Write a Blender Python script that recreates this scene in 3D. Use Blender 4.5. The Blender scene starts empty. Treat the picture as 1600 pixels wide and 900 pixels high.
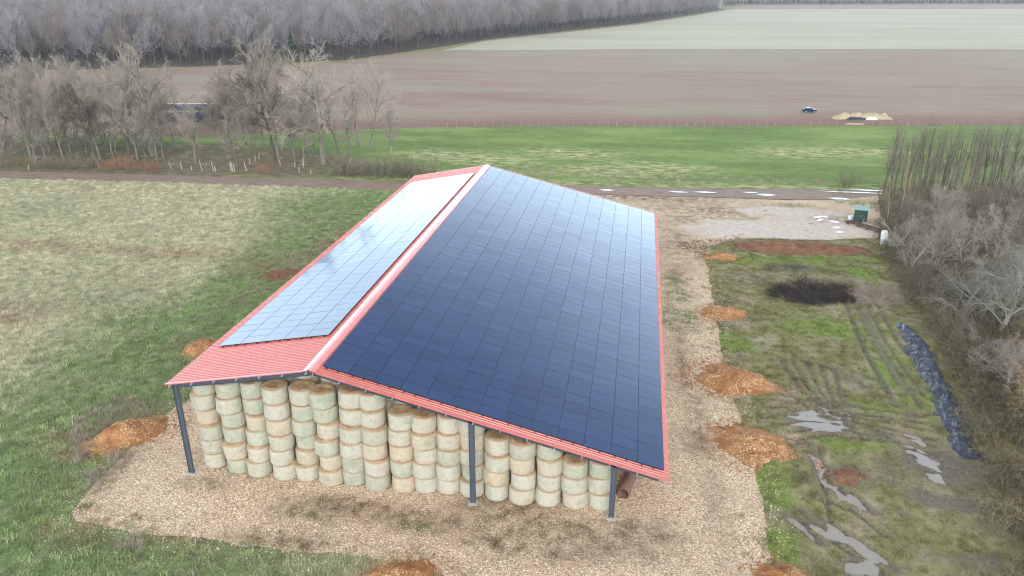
import bpy, bmesh, math, random
import numpy as np
from mathutils import Vector, Matrix
from mathutils.geometry import delaunay_2d_cdt
R = math.radians
SC = bpy.context.scene
COL = SC.collection

# ------------------------------------------------------------------ camera
F_PX, PITCH, YAW, CAM_H, CAM_X, CAM_Y = 1171.23, 0.3867, -0.1636, 32.262, 19.5384, -39.2696
cam_d = bpy.data.cameras.new("camera"); cam = bpy.data.objects.new("camera", cam_d); COL.objects.link(cam)
cam_d.sensor_width = 36.0; cam_d.lens = 36.0 * F_PX / 1600.0; cam_d.clip_start = 0.5; cam_d.clip_end = 6000
cam.location = (CAM_X, CAM_Y, CAM_H); cam.rotation_euler = (R(90) - PITCH, 0, -YAW)
SC.camera = cam

# ------------------------------------------------------------------ sky, sun, exposure
SUN_EL, SUN_AZ = R(34), R(168)          # azimuth from +Y towards +X
w = bpy.data.worlds.new("World"); SC.world = w; w.use_nodes = True
nt = w.node_tree; nt.nodes.clear()
out = nt.nodes.new("ShaderNodeOutputWorld"); bg = nt.nodes.new("ShaderNodeBackground")
sky = nt.nodes.new("ShaderNodeTexSky"); sky.sky_type = 'NISHITA'; sky.sun_disc = False
sky.sun_elevation = SUN_EL; sky.sun_rotation = SUN_AZ; sky.dust_density = 2.5; sky.air_density = 1.0; sky.ozone_density = 1.0
tc = nt.nodes.new("ShaderNodeTexCoord")
mp = nt.nodes.new("ShaderNodeMapping"); mp.inputs['Scale'].default_value = (1.6, 1.6, 4.5)
cn = nt.nodes.new("ShaderNodeTexNoise"); cn.inputs['Scale'].default_value = 1.6; cn.inputs['Detail'].default_value = 6
cr = nt.nodes.new("ShaderNodeMapRange"); cr.inputs[1].default_value = .38; cr.inputs[2].default_value = .62
cr.inputs[3].default_value = .62; cr.inputs[4].default_value = .96
mx = nt.nodes.new("ShaderNodeMix"); mx.data_type = 'RGBA'
mx.inputs[7].default_value = (10.5, 10.7, 11.0, 1)
L = nt.links.new
L(tc.outputs['Generated'], mp.inputs[0]); L(mp.outputs[0], cn.inputs['Vector']); L(cn.outputs[0], cr.inputs[0])
gx_ = nt.nodes.new("ShaderNodeSeparateXYZ"); L(tc.outputs['Generated'], gx_.inputs[0])
gr = nt.nodes.new("ShaderNodeMapRange"); gr.interpolation_type = 'SMOOTHSTEP'; gr.inputs[1].default_value = .02; gr.inputs[2].default_value = .60; gr.inputs[3].default_value = 0; gr.inputs[4].default_value = 1
L(gx_.outputs[2], gr.inputs[0])
cl = nt.nodes.new("ShaderNodeMix"); cl.data_type = 'RGBA'; cl.inputs[6].default_value = (42, 53, 63, 1); cl.inputs[7].default_value = (6.4, 7.1, 8.3, 1)
L(gr.outputs[0], cl.inputs[0]); L(cl.outputs[2], mx.inputs[7])   # cloud deck, brighter towards the horizon all round
L(cr.outputs[0], mx.inputs[0]); L(sky.outputs[0], mx.inputs[6]); L(mx.outputs[2], bg.inputs[0]); L(bg.outputs[0], out.inputs[0])
bg.inputs[1].default_value = 0.10
sl = bpy.data.lights.new("sun", 'SUN'); so = bpy.data.objects.new("sun", sl); COL.objects.link(so)
sl.energy = 1.2; sl.angle = R(22); sl.color = (1, .96, .9)
sd = Vector((math.sin(SUN_AZ) * math.cos(SUN_EL), math.cos(SUN_AZ) * math.cos(SUN_EL), math.sin(SUN_EL)))
so.rotation_euler = sd.to_track_quat('Z', 'Y').to_euler()
SC.view_settings.view_transform = 'Standard'; SC.view_settings.look = 'None'
SC.view_settings.gamma = 1; SC.view_settings.use_curve_mapping = False
SC.view_settings.exposure = 0.27
SC.render.engine = 'CYCLES'; SC.cycles.use_denoising = True; SC.cycles.denoising_prefilter = "ACCURATE"; SC.cycles.pixel_filter_type = 'BLACKMAN_HARRIS'; SC.cycles.filter_width = 1.2; SC.cycles.max_bounces = 6
SC.cycles.diffuse_bounces = 3; SC.cycles.glossy_bounces = 3; SC.cycles.transmission_bounces = 2
SC.cycles.volume_bounces = 0; SC.cycles.transparent_max_bounces = 8
SC.cycles.use_adaptive_sampling = False

# ------------------------------------------------------------------ helpers
RNG = np.random.default_rng(7)
random.seed(7)


def ray(px, py):
    a = (px - 800) / F_PX; b = (450 - py) / F_PX
    cp, sp = math.cos(PITCH), math.sin(PITCH); c, s = math.cos(YAW), math.sin(YAW)
    fw = cp + b * sp; u = b * cp - sp
    return c * a + s * fw, -s * a + c * fw, u


def g(px, py, z=0.0):
    """the point of the level z that the photograph shows at a pixel"""
    dx, dy, u = ray(px, py); t = (z - CAM_H) / u
    return CAM_X + dx * t, CAM_Y + dy * t


def C(r, gg, b, a=1.0):
    f = lambda v: (v / 255 / 12.92) if v / 255 <= .04045 else ((v / 255 + .055) / 1.055) ** 2.4
    return (f(r), f(gg), f(b), a)


def vnoise(x, y, seed=0):
    x = np.asarray(x, float); y = np.asarray(y, float)
    xi = np.floor(x).astype(np.int64); yi = np.floor(y).astype(np.int64); fx = x - xi; fy = y - yi
    def hsh(i, j):
        n = (i * 374761393 + j * 668265263 + seed * 974711) & 0x7fffffff
        n = ((n ^ (n >> 13)) * 1274126177) & 0x7fffffff
        return ((n ^ (n >> 16)) & 0xffff) / 65535.0
    u = fx * fx * (3 - 2 * fx); v = fy * fy * (3 - 2 * fy)
    return (hsh(xi, yi) * (1 - u) + hsh(xi + 1, yi) * u) * (1 - v) + (hsh(xi, yi + 1) * (1 - u) + hsh(xi + 1, yi + 1) * u) * v


def fbm(x, y, seed=0, octv=4):
    t = 0; a = .5; x = np.asarray(x, float); y = np.asarray(y, float)
    for k in range(octv):
        t = t + a * vnoise(x, y, seed + k * 17); x = x * 2.03 + 3.1; y = y * 2.03 + 1.7; a *= .5
    return t / (1 - .5 ** octv)


def smooth(e0, e1, x):
    t = np.clip((x - e0) / (e1 - e0), 0, 1); return t * t * (3 - 2 * t)


def blob(x, y, cx, cy, rx, ry, rot=0.0):
    """1 at the centre of an ellipse, 0 at its edge and outside"""
    c, s = math.cos(rot), math.sin(rot); dx = x - cx; dy = y - cy
    u = (c * dx + s * dy) / rx; v = (-s * dx + c * dy) / ry
    return np.clip(1 - np.sqrt(u * u + v * v), 0, 1)


def line_dist(x, y, pts):
    d = np.full(np.shape(x), 1e9)
    for (x0, y0), (x1, y1) in zip(pts[:-1], pts[1:]):
        vx, vy = x1 - x0, y1 - y0; l2 = vx * vx + vy * vy + 1e-9
        t = np.clip(((x - x0) * vx + (y - y0) * vy) / l2, 0, 1)
        d = np.minimum(d, np.hypot(x - x0 - t * vx, y - y0 - t * vy))
    return d


def inside(x, y, poly):
    r = np.zeros(np.shape(x), bool); n = len(poly)
    for i in range(n):
        x0, y0 = poly[i]; x1, y1 = poly[(i + 1) % n]
        if y0 == y1: continue
        r ^= ((y0 > y) != (y1 > y)) & (x < (x1 - x0) * (y - y0) / (y1 - y0) + x0)
    return r


ORD = ("first second third fourth fifth sixth seventh eighth ninth tenth eleventh twelfth thirteenth fourteenth fifteenth "
       "sixteenth seventeenth eighteenth nineteenth twentieth").split()
TENS = {2: ('twenty', 'twentieth'), 3: ('thirty', 'thirtieth'), 4: ('forty', 'fortieth'), 5: ('fifty', 'fiftieth'),
        6: ('sixty', 'sixtieth'), 7: ('seventy', 'seventieth'), 8: ('eighty', 'eightieth'), 9: ('ninety', 'ninetieth')}


def ordinal(n):
    if n <= 20: return ORD[n - 1]
    t, u = divmod(n, 10)
    return TENS[t][1] if u == 0 else TENS[t][0] + '-' + ORD[u - 1]


class MB:
    """collects vertices and faces, one material index per face"""
    def __init__(s): s.v = []; s.f = []; s.m = []
    def add(s, v, f, m=0):
        o = len(s.v); s.v.extend([tuple(map(float, p)) for p in v]); s.f.extend([tuple(i + o for i in q) for q in f]); s.m.extend([m] * len(f))
    def box(s, c, d, m=0, rz=0.0, M=None):
        hx, hy, hz = d[0] / 2, d[1] / 2, d[2] / 2; p = []
        for z in (-hz, hz):
            for (x, y) in ((-hx, -hy), (hx, -hy), (hx, hy), (-hx, hy)):
                if M is not None: q = M @ Vector((x, y, z)); p.append((q.x + c[0], q.y + c[1], q.z + c[2]))
                else:
                    cc, ss = math.cos(rz), math.sin(rz); p.append((c[0] + cc * x - ss * y, c[1] + ss * x + cc * y, c[2] + z))
        s.add(p, [(3, 2, 1, 0), (4, 5, 6, 7), (0, 1, 5, 4), (1, 2, 6, 5), (2, 3, 7, 6), (3, 0, 4, 7)], m)
    def tube(s, pts, rad, n=6, m=0, cap=True):
        pts = [Vector(p) for p in pts]; k = len(pts); rings = []
        ref = Vector((.31, .17, .93)) if abs((pts[-1] - pts[0]).normalized().z) < .9 else Vector((1, .1, 0))
        for i, p in enumerate(pts):
            t = (pts[min(i + 1, k - 1)] - pts[max(i - 1, 0)]).normalized()
            a = t.cross(ref).normalized(); b = t.cross(a); r = rad[i] if hasattr(rad, '__len__') else rad
            if i == k - 1 and r <= 0: rings.append([p]); break
            rings.append([p + (a * math.cos(2 * math.pi * j / n) + b * math.sin(2 * math.pi * j / n)) * r for j in range(n)])
        v = [q for rg in rings for q in rg]; f = []
        for i in range(len(rings) - 1):
            o = i * n
            if len(rings[i + 1]) == 1:
                f += [(o + j, o + (j + 1) % n, o + n) for j in range(n)]
            else:
                f += [(o + j, o + (j + 1) % n, o + n + (j + 1) % n, o + n + j) for j in range(n)]
        if cap:
            f.append(tuple(range(n))[::-1])
            if len(rings[-1]) == n: f.append(tuple(range((len(rings) - 1) * n, len(rings) * n)))
        s.add(v, f, m)
    def mesh(s, name, mats, smooth_=False):
        me = bpy.data.meshes.new(name); me.from_pydata(s.v, [], s.f)
        for mt in (mats if isinstance(mats, (list, tuple)) else [mats]): me.materials.append(mt)
        me.polygons.foreach_set('material_index', s.m)
        if smooth_: me.polygons.foreach_set('use_smooth', [True] * len(s.f))
        me.update(); return me
    def build(s, name, mats, parent=None, smooth_=False): return link(name, s.mesh(name, mats, smooth_), parent)


def link(name, data, parent=None, loc=None):
    o = bpy.data.objects.new(name, data); COL.objects.link(o); o.parent = parent
    if loc is not None: o.location = loc
    return o


def tag(o, label=None, cat=None, group=None, kind=None):
    for k, v in (('label', label), ('category', cat), ('group', group), ('kind', kind)):
        if v: o[k] = v
    return o


def empty(name, loc, rz=0.0):
    o = link(name, None); o.empty_display_size = .3; o.location = loc; o.rotation_euler = (0, 0, rz); return o


def copy_tree(o, parent=None):
    c = o.copy(); COL.objects.link(c); c.parent = parent
    for ch in o.children: copy_tree(ch, c)
    return c


# ------------------------------------------------------------------ materials
class NT:
    def __init__(s, name):
        s.mat = bpy.data.materials.new(name); s.mat.use_nodes = True; s.t = s.mat.node_tree
        s.b = s.t.nodes['Principled BSDF']
    def n(s, typ, **kw):
        nd = s.t.nodes.new('ShaderNode' + typ)
        for k, v in kw.items(): setattr(nd, k, v)
        return nd
    def put(s, sock, v):
        if isinstance(v, bpy.types.NodeSocket): s.t.links.new(v, sock)
        else: sock.default_value = v
    def pos(s): return s.n('NewGeometry').outputs['Position']
    def obj(s): return s.n('TexCoord').outputs['Object']
    def scale(s, vec, sc):
        m = s.n('Mapping'); s.put(m.inputs[0], vec); m.inputs['Scale'].default_value = sc; return m.outputs[0]
    def noise(s, vec, sc, det=4, rough=.55, dist=0):
        nd = s.n('TexNoise'); s.put(nd.inputs['Vector'], vec); nd.inputs['Scale'].default_value = sc
        nd.inputs['Detail'].default_value = det; nd.inputs['Roughness'].default_value = rough; nd.inputs['Distortion'].default_value = dist
        return nd.outputs[0]
    def voro(s, vec, sc, out='Color', rnd=1.0):
        nd = s.n('TexVoronoi'); s.put(nd.inputs['Vector'], vec); nd.inputs['Scale'].default_value = sc
        nd.inputs['Randomness'].default_value = rnd
        return nd.outputs[out]
    def ramp(s, fac, stops, interp='LINEAR'):
        nd = s.n('ValToRGB'); s.put(nd.inputs[0], fac); e = nd.color_ramp.elements; nd.color_ramp.interpolation = interp
        while len(e) < len(stops): e.new(.5)
        for el, (p, c) in zip(e, stops): el.position = p; el.color = c if hasattr(c, '__len__') else (c, c, c, 1)
        return nd.outputs[0]
    def mix(s, fac, a, b, mode='MIX'):
        nd = s.n('Mix', data_type='RGBA', blend_type=mode); s.put(nd.inputs[0], fac); s.put(nd.inputs[6], a); s.put(nd.inputs[7], b); return nd.outputs[2]
    def math(s, op, a, b=0.0, clamp=False):
        nd = s.n('Math', operation=op, use_clamp=clamp); s.put(nd.inputs[0], a); s.put(nd.inputs[1], b); return nd.outputs[0]
    def attr(s, name, typ='GEOMETRY', out='Fac'):
        nd = s.n('Attribute', attribute_name=name, attribute_type=typ); return nd.outputs[out]
    def rand(s): return s.n('ObjectInfo').outputs['Random']
    def island(s): return s.n('NewGeometry').outputs['Random Per Island']
    def bump(s, h, st=.5, dist=.05):
        nd = s.n('Bump'); nd.inputs['Strength'].default_value = st; nd.inputs['Distance'].default_value = dist
        s.put(nd.inputs['Height'], h); s.put(s.b.inputs['Normal'], nd.outputs[0])
    def set(s, col=None, rough=None, metal=None, spec=None, **kw):
        if col is not None: s.put(s.b.inputs['Base Color'], col)
        if rough is not None: s.put(s.b.inputs['Roughness'], rough)
        if metal is not None: s.put(s.b.inputs['Metallic'], metal)
        if spec is not None: s.put(s.b.inputs['Specular IOR Level'], spec)
        for k, v in kw.items(): s.put(s.b.inputs[k.replace('_', ' ')], v)
        return s.mat


def simple(name, col, rough=.8, metal=0.0, var=.12, sc=6.0, spec=.3):
    m = NT(name); n = m.noise(m.obj(), sc, 5)
    lo = tuple(c * (1 - var) for c in col[:3]) + (1,); hi = tuple(min(1, c * (1 + var)) for c in col[:3]) + (1,)
    m.bump(n, .25, .02)
    return m.set(m.ramp(n, [(.3, lo), (.7, hi)]), rough, metal, spec)


M = {}


def make_materials():
    # --- grass of the left field
    def field(name, pale, green, brown, tuft=False):
        m = NT(name); p = m.pos()
        big = m.noise(p, .06, 4, .6); mid = m.noise(p, .45, 5, .65); fine = m.noise(m.scale(p, (1.6, 1, 1)), 5.0, 4, .7)
        gm = m.attr('green', 'INSTANCER') if tuft else m.attr('green')
        bm = m.attr('brown', 'INSTANCER') if tuft else m.attr('brown')
        gmask = m.math('ADD', m.math('MULTIPLY', gm, 1.0), m.math('MULTIPLY', m.math('SUBTRACT', mid, .5), 1.5), True)
        c = m.mix(gmask, pale, green)
        c = m.mix(m.math('MULTIPLY', bm, m.ramp(mid, [(.35, .1), (.6, 1.)])), c, brown)
        c = m.mix(m.ramp(big, [(.45, 0.), (.65, .5)]), c, C(140, 138, 104))
        f = m.rand() if tuft else fine
        c = m.mix(1.0, c, m.ramp(f, [(.08 if tuft else .3, .54), (.5, .96), (.92 if tuft else .7, 1.5)]), 'MULTIPLY')
        if tuft:
            isl = m.island(); c = m.mix(1.0, c, m.ramp(isl, [(0, .75), (1, 1.3)]), 'MULTIPLY')
        else: m.bump(fine, .6, .12)
        return m.set(c, .95, spec=.1)
    pale, green, brown = C(166, 159, 126), C(114, 130, 82), C(148, 118, 94)
    M['field'] = field('field_grass', pale, green, brown)
    M['tuft'] = field('field_tuft', C(196, 187, 152), C(136, 152, 96), C(162, 132, 106), True)
    # --- rough mossy ground right of the yard
    def rough(name, tuft=False):
        m = NT(name); p = m.pos(); mid = m.noise(p, .35, 6, .65); fine = m.noise(p, 4.0, 5, .7); big = m.noise(p, .12, 3)
        c = m.ramp(mid, [(.3, C(98, 90, 60)), (.42, C(126, 120, 76)), (.52, C(136, 132, 88)), (.66, C(164, 148, 122))])
        c = m.mix(m.ramp(big, [(.5, 0.), (.7, .6)]), c, C(138, 126, 112))
        at = 'INSTANCER' if tuft else 'GEOMETRY'
        c = m.mix(m.attr('lush', at), c, C(124, 140, 68))
        if not tuft:
            wet = m.attr('wet'); c = m.mix(wet, c, m.mix(fine, C(66, 58, 42), C(132, 118, 100)))
            c = m.mix(m.attr('char'), c, m.mix(fine, C(34, 30, 28), C(86, 76, 70)))
            m.set(rough=m.math('SUBTRACT', .95, m.math('MULTIPLY', wet, .45)))
            m.bump(fine, .8, .12)
        else: m.set(rough=.95)
        f = m.rand() if tuft else fine
        c = m.mix(1.0, c, m.ramp(f, [(.2, .6), (.5, 1.), (.85, 1.4)]), 'MULTIPLY')
        return m.set(c, spec=.15)
    M['rough'] = rough('rough_ground'); M['rtuft'] = rough('moss_tuft', True)
    # --- gravel
    m = NT('gravel'); p = m.pos(); big = m.noise(p, .16, 5, .6); mid = m.noise(p, .9, 5, .65)
    v = m.voro(p, 13.0); vd = m.voro(p, 13.0, 'Distance')
    sep = m.n('SeparateColor'); m.put(sep.inputs[0], v)
    c = m.ramp(sep.outputs[0], [(0, C(140, 114, 88)), (.3, C(188, 158, 126)), (.65, C(214, 188, 156)), (1, C(238, 220, 194))])
    c = m.mix(m.ramp(big, [(.42, 0.), (.68, .55)]), c, m.mix(mid, C(140, 114, 92), C(192, 164, 142)))
    soil = m.attr('soil'); sm = m.math('MULTIPLY', soil, m.ramp(mid, [(.38, .0), (.62, 1.)]))
    c = m.mix(sm, c, m.mix(sep.outputs[1], C(84, 64, 42), C(122, 98, 70)))
    c = m.mix(m.math('MULTIPLY', m.attr('moss'), m.ramp(mid, [(.4, .1), (.55, .9)])), c, m.mix(sep.outputs[1], C(70, 92, 40), C(104, 118, 66)))
    c = m.mix(m.attr('mud'), c, m.mix(m.noise(p, 1.2, 6, .7), C(146, 124, 108), C(236, 222, 206)))
    m.bump(m.math('ADD', vd, m.math('MULTIPLY', mid, .6)), .7, .06); M['gravel'] = m.set(c, .9, spec=.2)
    m = NT('gravel_stone'); f = m.rand()
    c = m.ramp(f, [(0, C(136, 110, 84)), (.2, C(188, 158, 124)), (.5, C(222, 194, 158)), (.85, C(246, 230, 204)), (1, C(206, 150, 104))])
    c = m.mix(m.math('MULTIPLY', m.attr('soil', 'INSTANCER'), .6), c, C(96, 76, 52)); M['stone'] = m.set(c, .85, spec=.25)
    # --- track
    m = NT('track'); p = m.pos(); n1 = m.noise(m.scale(p, (.35, 2.2, 1)), .9, 5, .6); n2 = m.noise(p, 3.5, 4, .7)
    c = m.ramp(n1, [(.3, C(112, 88, 72)), (.55, C(142, 118, 102)), (.75, C(120, 122, 84))])
    c = m.mix(1., c, m.ramp(n2, [(.25, .75), (.75, 1.25)]), 'MULTIPLY'); m.bump(n1, .5, .1); M['track'] = m.set(c, .75, spec=.3)
    # --- pasture
    m = NT('pasture'); p = m.pos(); a = m.noise(m.scale(p, (.35, 1, 1)), .10, 4, .6); b = m.noise(m.scale(p, (.5, 1, 1)), .8, 5, .7); f = m.noise(p, 4., 3, .7)
    c = m.ramp(a, [(.3, C(96, 110, 58)), (.5, C(110, 128, 64)), (.68, C(134, 144, 84))])
    c = m.mix(m.math('MULTIPLY', m.attr('dry'), m.ramp(b, [(.42, 0.), (.6, 1.)])), c, m.mix(f, C(142, 132, 92), C(196, 190, 140)))
    c = m.mix(m.attr('litter'), c, m.mix(b, C(84, 76, 58), C(134, 122, 96)))
    c = m.mix(1., c, m.ramp(b, [(.25, .72), (.75, 1.25)]), 'MULTIPLY'); c = m.mix(1., c, m.ramp(f, [(.25, .8), (.75, 1.2)]), 'MULTIPLY')
    m.bump(f, .6, .1); M['pasture'] = m.set(c, .95, spec=.1)
    # --- ploughed field, pale field, far brown strip
    m = NT('ploughed'); p = m.pos(); a = m.noise(m.scale(p, (.25, 1, 1)), .045, 5, .6); b = m.noise(m.scale(p, (.12, 1.0, 1)), .55, 5, .75); f = m.noise(p, 1.6, 4, .75)
    c = m.ramp(a, [(.32, C(138, 112, 98)), (.5, C(148, 126, 110)), (.62, C(146, 132, 110)), (.75, C(150, 140, 112))])
    c = m.mix(m.attr('weedy'), c, C(150, 142, 114)); c = m.mix(m.attr('bare'), c, C(130, 100, 88))
    c = m.mix(1., c, m.ramp(b, [(.25, .78), (.75, 1.2)]), 'MULTIPLY'); c = m.mix(1., c, m.ramp(f, [(.3, .75), (.7, 1.25)]), 'MULTIPLY')
    m.bump(b, .8, .2); M['ploughed'] = m.set(c, .95, spec=.1)
    m = NT('pale_field'); p = m.pos(); a = m.noise(m.scale(p, (.2, 1, 1)), .018, 5, .6); b = m.noise(m.scale(p, (.1, 1, 1)), .2, 4, .7)
    c = m.ramp(a, [(.3, C(158, 150, 128)), (.5, C(170, 162, 138)), (.7, C(176, 171, 144))]); c = m.mix(1., c, m.ramp(b, [(.25, .9), (.75, 1.1)]), 'MULTIPLY')
    M['pale_field'] = m.set(c, .95, spec=.1)
    M['far_soil'] = simple('far_soil', C(150, 118, 108), .95, sc=.05)
    m = NT('litter'); p = m.pos(); a = m.noise(p, .5, 5, .7); c = m.ramp(a, [(.3, C(70, 60, 50)), (.55, C(98, 84, 72)), (.75, C(94, 98, 62))]); M['litter'] = m.set(c, .95, spec=.1)
    # --- orange earth
    m = NT('earth'); p = m.pos(); a = m.noise(p, .9, 5, .65); sep = m.n('SeparateColor'); m.put(sep.inputs[0], m.voro(p, 11.)); f = m.noise(p, 6., 4, .7)
    c = m.ramp(a, [(.3, C(140, 92, 58)), (.5, C(172, 118, 74)), (.7, C(190, 146, 102))])
    c = m.mix(m.ramp(sep.outputs[0], [(.72, 0.), (.8, 1.)]), c, m.mix(m.ramp(m.noise(p, .5, 3), [(.42, 0.), (.58, .75)]), c, C(222, 190, 150))); c = m.mix(1., c, m.ramp(f, [(.25, .72), (.75, 1.2)]), 'MULTIPLY')
    m.bump(m.math('ADD', f, m.voro(p, 7., 'Distance')), .7, .1); M['earth'] = m.set(c, .9, spec=.2)
    m = NT('brown_earth'); p = m.pos(); a = m.noise(p, .8, 6, .7); f = m.noise(p, 5., 4, .7)
    c = m.ramp(a, [(.3, C(96, 66, 50)), (.5, C(126, 88, 66)), (.72, C(150, 112, 84))]); c = m.mix(1., c, m.ramp(f, [(.25, .7), (.75, 1.25)]), 'MULTIPLY')
    m.bump(f, .7, .1); M['brown_earth'] = m.set(c, .9, spec=.2)
    m = NT('puddle'); n = m.noise(m.pos(), 2.5, 3); m.bump(n, .05, .02); M['water'] = m.set(C(150, 140, 128), .08, spec=.8)
    # --- barn
    m = NT('red_sheet'); n = m.noise(m.obj(), .7, 5, .6); c = m.ramp(n, [(.3, C(194, 98, 84)), (.7, C(206, 110, 95))])
    st_ = m.noise(m.scale(m.obj(), (.05, 2.2, .05)), 1.0, 4, .7); c = m.mix(m.ramp(st_, [(.45, 0.), (.75, .35)]), c, C(178, 104, 92)); M['red'] = m.set(c, m.ramp(n, [(.3, .22), (.7, .32)]), spec=.7)
    m = NT('ridge_sheet'); n = m.noise(m.obj(), .7, 5, .6); M['ridge'] = m.set(m.ramp(n, [(.3, C(220, 120, 112)), (.7, C(228, 132, 124))]), .26, spec=.7, Coat_Weight=.6, Coat_Roughness=.2)  # paler than the roof red: sky reflection partly put into the base colour
    M['steel'] = simple('painted_steel', C(76, 80, 90), .45, .0, .1, 3., .5)
    M['galv'] = simple('galvanised', C(206, 208, 210), .4, .35, .1, 8., .5)
    M['concrete'] = simple('concrete', C(190, 184, 172), .9, sc=9.)
    M['rail'] = simple('dark_rail', C(40, 40, 46), .45, .3)
    M['pframe'] = simple('panel_frame', C(27, 35, 56), .4, .3)
    m = NT('panel_glass'); rnd = m.math('FRACT', m.math('ADD', m.rand(), m.island()))
    c = m.ramp(rnd, [(0, C(32, 50, 84)), (.5, C(35, 54, 90)), (1, C(38, 57, 95))])
    n = m.noise(m.pos(), .9, 3); r = m.math('ADD', .06, m.math('MULTIPLY', n, .06))
    M['glass'] = m.set(c, r, IOR=1.5, spec=.5, Specular_Tint=(.86, .94, 1, 1))
    # --- bales
    m = NT('net_wrap'); o = m.obj(); rnd = m.rand(); off = m.n('Combinexyz' if False else 'CombineXYZ'); m.put(off.inputs[0], m.math('MULTIPLY', rnd, 37.)); m.put(off.inputs[1], m.math('MULTIPLY', rnd, 91.))
    va = m.n('VectorMath', operation='ADD'); m.put(va.inputs[0], o); m.put(va.inputs[1], off.outputs[0]); q = va.outputs[0]
    a = m.noise(q, 1.1, 4, .6); b = m.noise(m.scale(q, (1, 1, 6)), 3., 4, .65); d = m.noise(m.scale(q, (9, 9, 1)), 2.4, 3, .6)
    c = m.ramp(a, [(.24, C(162, 162, 142)), (.36, C(184, 178, 158)), (.52, C(202, 190, 170)), (.72, C(194, 172, 146))])
    c = m.mix(1., c, m.ramp(b, [(.25, .82), (.7, 1.1)]), 'MULTIPLY'); c = m.mix(m.ramp(d, [(.5, 0.), (.75, .45)]), c, C(146, 150, 128)); c = m.mix(m.ramp(m.noise(q, 2.2, 5, .75, .6), [(.55, 0.), (.72, .55)]), c, C(168, 142, 112))
    c = m.mix(1., c, m.ramp(rnd, [(0, (.84, .88, .82, 1)), (.35, (.96, .98, .94, 1)), (.7, (1, 1, 1, 1)), (1, (1.02, .92, .80, 1))]), 'MULTIPLY')
    sx = m.n('SeparateXYZ'); m.put(sx.inputs[0], o)
    edge = m.math('ABSOLUTE', m.math('SUBTRACT', sx.outputs[2], .6))
    em = m.math('MULTIPLY', m.ramp(edge, [(.47, 0.), (.59, 1.)]), m.ramp(b, [(.3, .55), (.6, 1.)]))
    c = m.mix(em, c, C(172, 134, 102)); m.bump(m.math('ADD', m.math('ADD', b, a), m.math('MULTIPLY', d, .7)), .9, .07); M['wrap'] = m.set(c, .6, spec=.3)
    m = NT('straw'); o = m.pos(); a = m.noise(o, 2.5, 5, .7); f = m.noise(m.scale(o, (1, 1, 3)), 14., 3, .8)
    c = m.ramp(a, [(.3, C(168, 138, 104)), (.55, C(204, 174, 132)), (.75, C(226, 200, 158))]); c = m.mix(1., c, m.ramp(f, [(.3, .6), (.7, 1.35)]), 'MULTIPLY')
    m.bump(f, .9, .06); M['straw'] = m.set(c, .95, spec=.1)
    m = NT('yellow_straw'); o = m.pos(); f = m.noise(o, 5., 5, .8); c = m.ramp(f, [(.3, C(146, 122, 92)), (.6, C(198, 176, 144))]); m.bump(f, .9, .1); M['ystraw'] = m.set(c, .95, spec=.1)
    # --- bark
    def bark(name, lo, hi, sc=1.5):
        m = NT(name); n = m.noise(m.scale(m.obj(), (1, 1, .25)), sc, 4, .7); k = m.ramp(m.rand(), [(0, .82), (1, 1.18)])
        c = m.mix(1., m.ramp(n, [(.3, lo), (.7, hi)]), k, 'MULTIPLY'); return m.set(c, .95, spec=.1)
    M['bark'] = bark('grey_bark', C(104, 94, 80), C(146, 136, 118)); M['twig'] = bark('grey_twig', C(148, 133, 118), C(186, 171, 154))
    M['bark_dark'] = bark('dark_bark', C(74, 66, 54), C(112, 102, 86)); M['bark_green'] = bark('mossy_bark', C(100, 92, 66), C(138, 128, 96))
    M['twig_pale'] = bark('pale_twig', C(126, 117, 105), C(160, 150, 136)); M['twig_warm'] = bark('warm_twig', C(138, 116, 88), C(168, 144, 108))
    M['bark_pale'] = bark('pale_bark', C(144, 136, 120), C(186, 178, 162))
    M['wood_bark'] = bark('wood_bark', C(64, 58, 56), C(92, 86, 82), .6); M['wood_twig'] = bark('wood_twig', C(134, 125, 124), C(166, 156, 154), .6)
    M['wood_twig_b'] = bark('wood_twig_brown', C(118, 104, 96), C(150, 134, 122), .6)
    M['ever'] = bark('evergreen', C(44, 62, 40), C(70, 90, 58))
    M['bramble'] = bark('bramble', C(100, 87, 68), C(144, 127, 102)); M['bramble_leaf'] = bark('bramble_leaf', C(66, 74, 46), C(104, 108, 72))
    M['stalk'] = bark('stalk', C(190, 180, 146), C(226, 216, 184)); M['dry'] = bark('dry_weed', C(140, 122, 106), C(186, 170, 150)); M['reddry'] = bark('red_weed', C(128, 92, 72), C(164, 124, 100))
    M['char'] = bark('charred', C(40, 34, 30), C(84, 72, 64))
    # --- things
    m = NT('black_tarp'); n = m.noise(m.obj(), 1.6, 3, .5); m.bump(n, .35, .1); M['tarp'] = m.set(C(44, 46, 62), .38, spec=.5)
    m = NT('stack_tarp'); n = m.noise(m.obj(), 1.0, 5, .7); m.bump(n, .5, .1); M['tarp2'] = m.set(C(48, 50, 66), .4, spec=.5)
    M['white'] = simple('white_plastic', C(240, 240, 238), .6, var=.03); M['cabinet'] = simple('green_cabinet', C(52, 74, 66), .5, var=.1)
    M['cabinet_top'] = simple('green_cabinet_top', C(130, 158, 150), .5, var=.08)
    M['wood'] = simple('weathered_wood', C(92, 78, 66), .9, var=.3); M['post_wood'] = simple('fence_wood', C(152, 138, 120), .9, var=.2)
    M['wire'] = simple('wire', C(120, 116, 110), .5, .6); M['guard'] = simple('tree_guard', C(172, 162, 144), .7, var=.1)
    M['rust'] = simple('rusty_steel', C(120, 92, 76), .7, .2, .3); M['carpaint'] = simple('blue_car_paint', C(34, 44, 74), .25, .2, .05)
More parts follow.
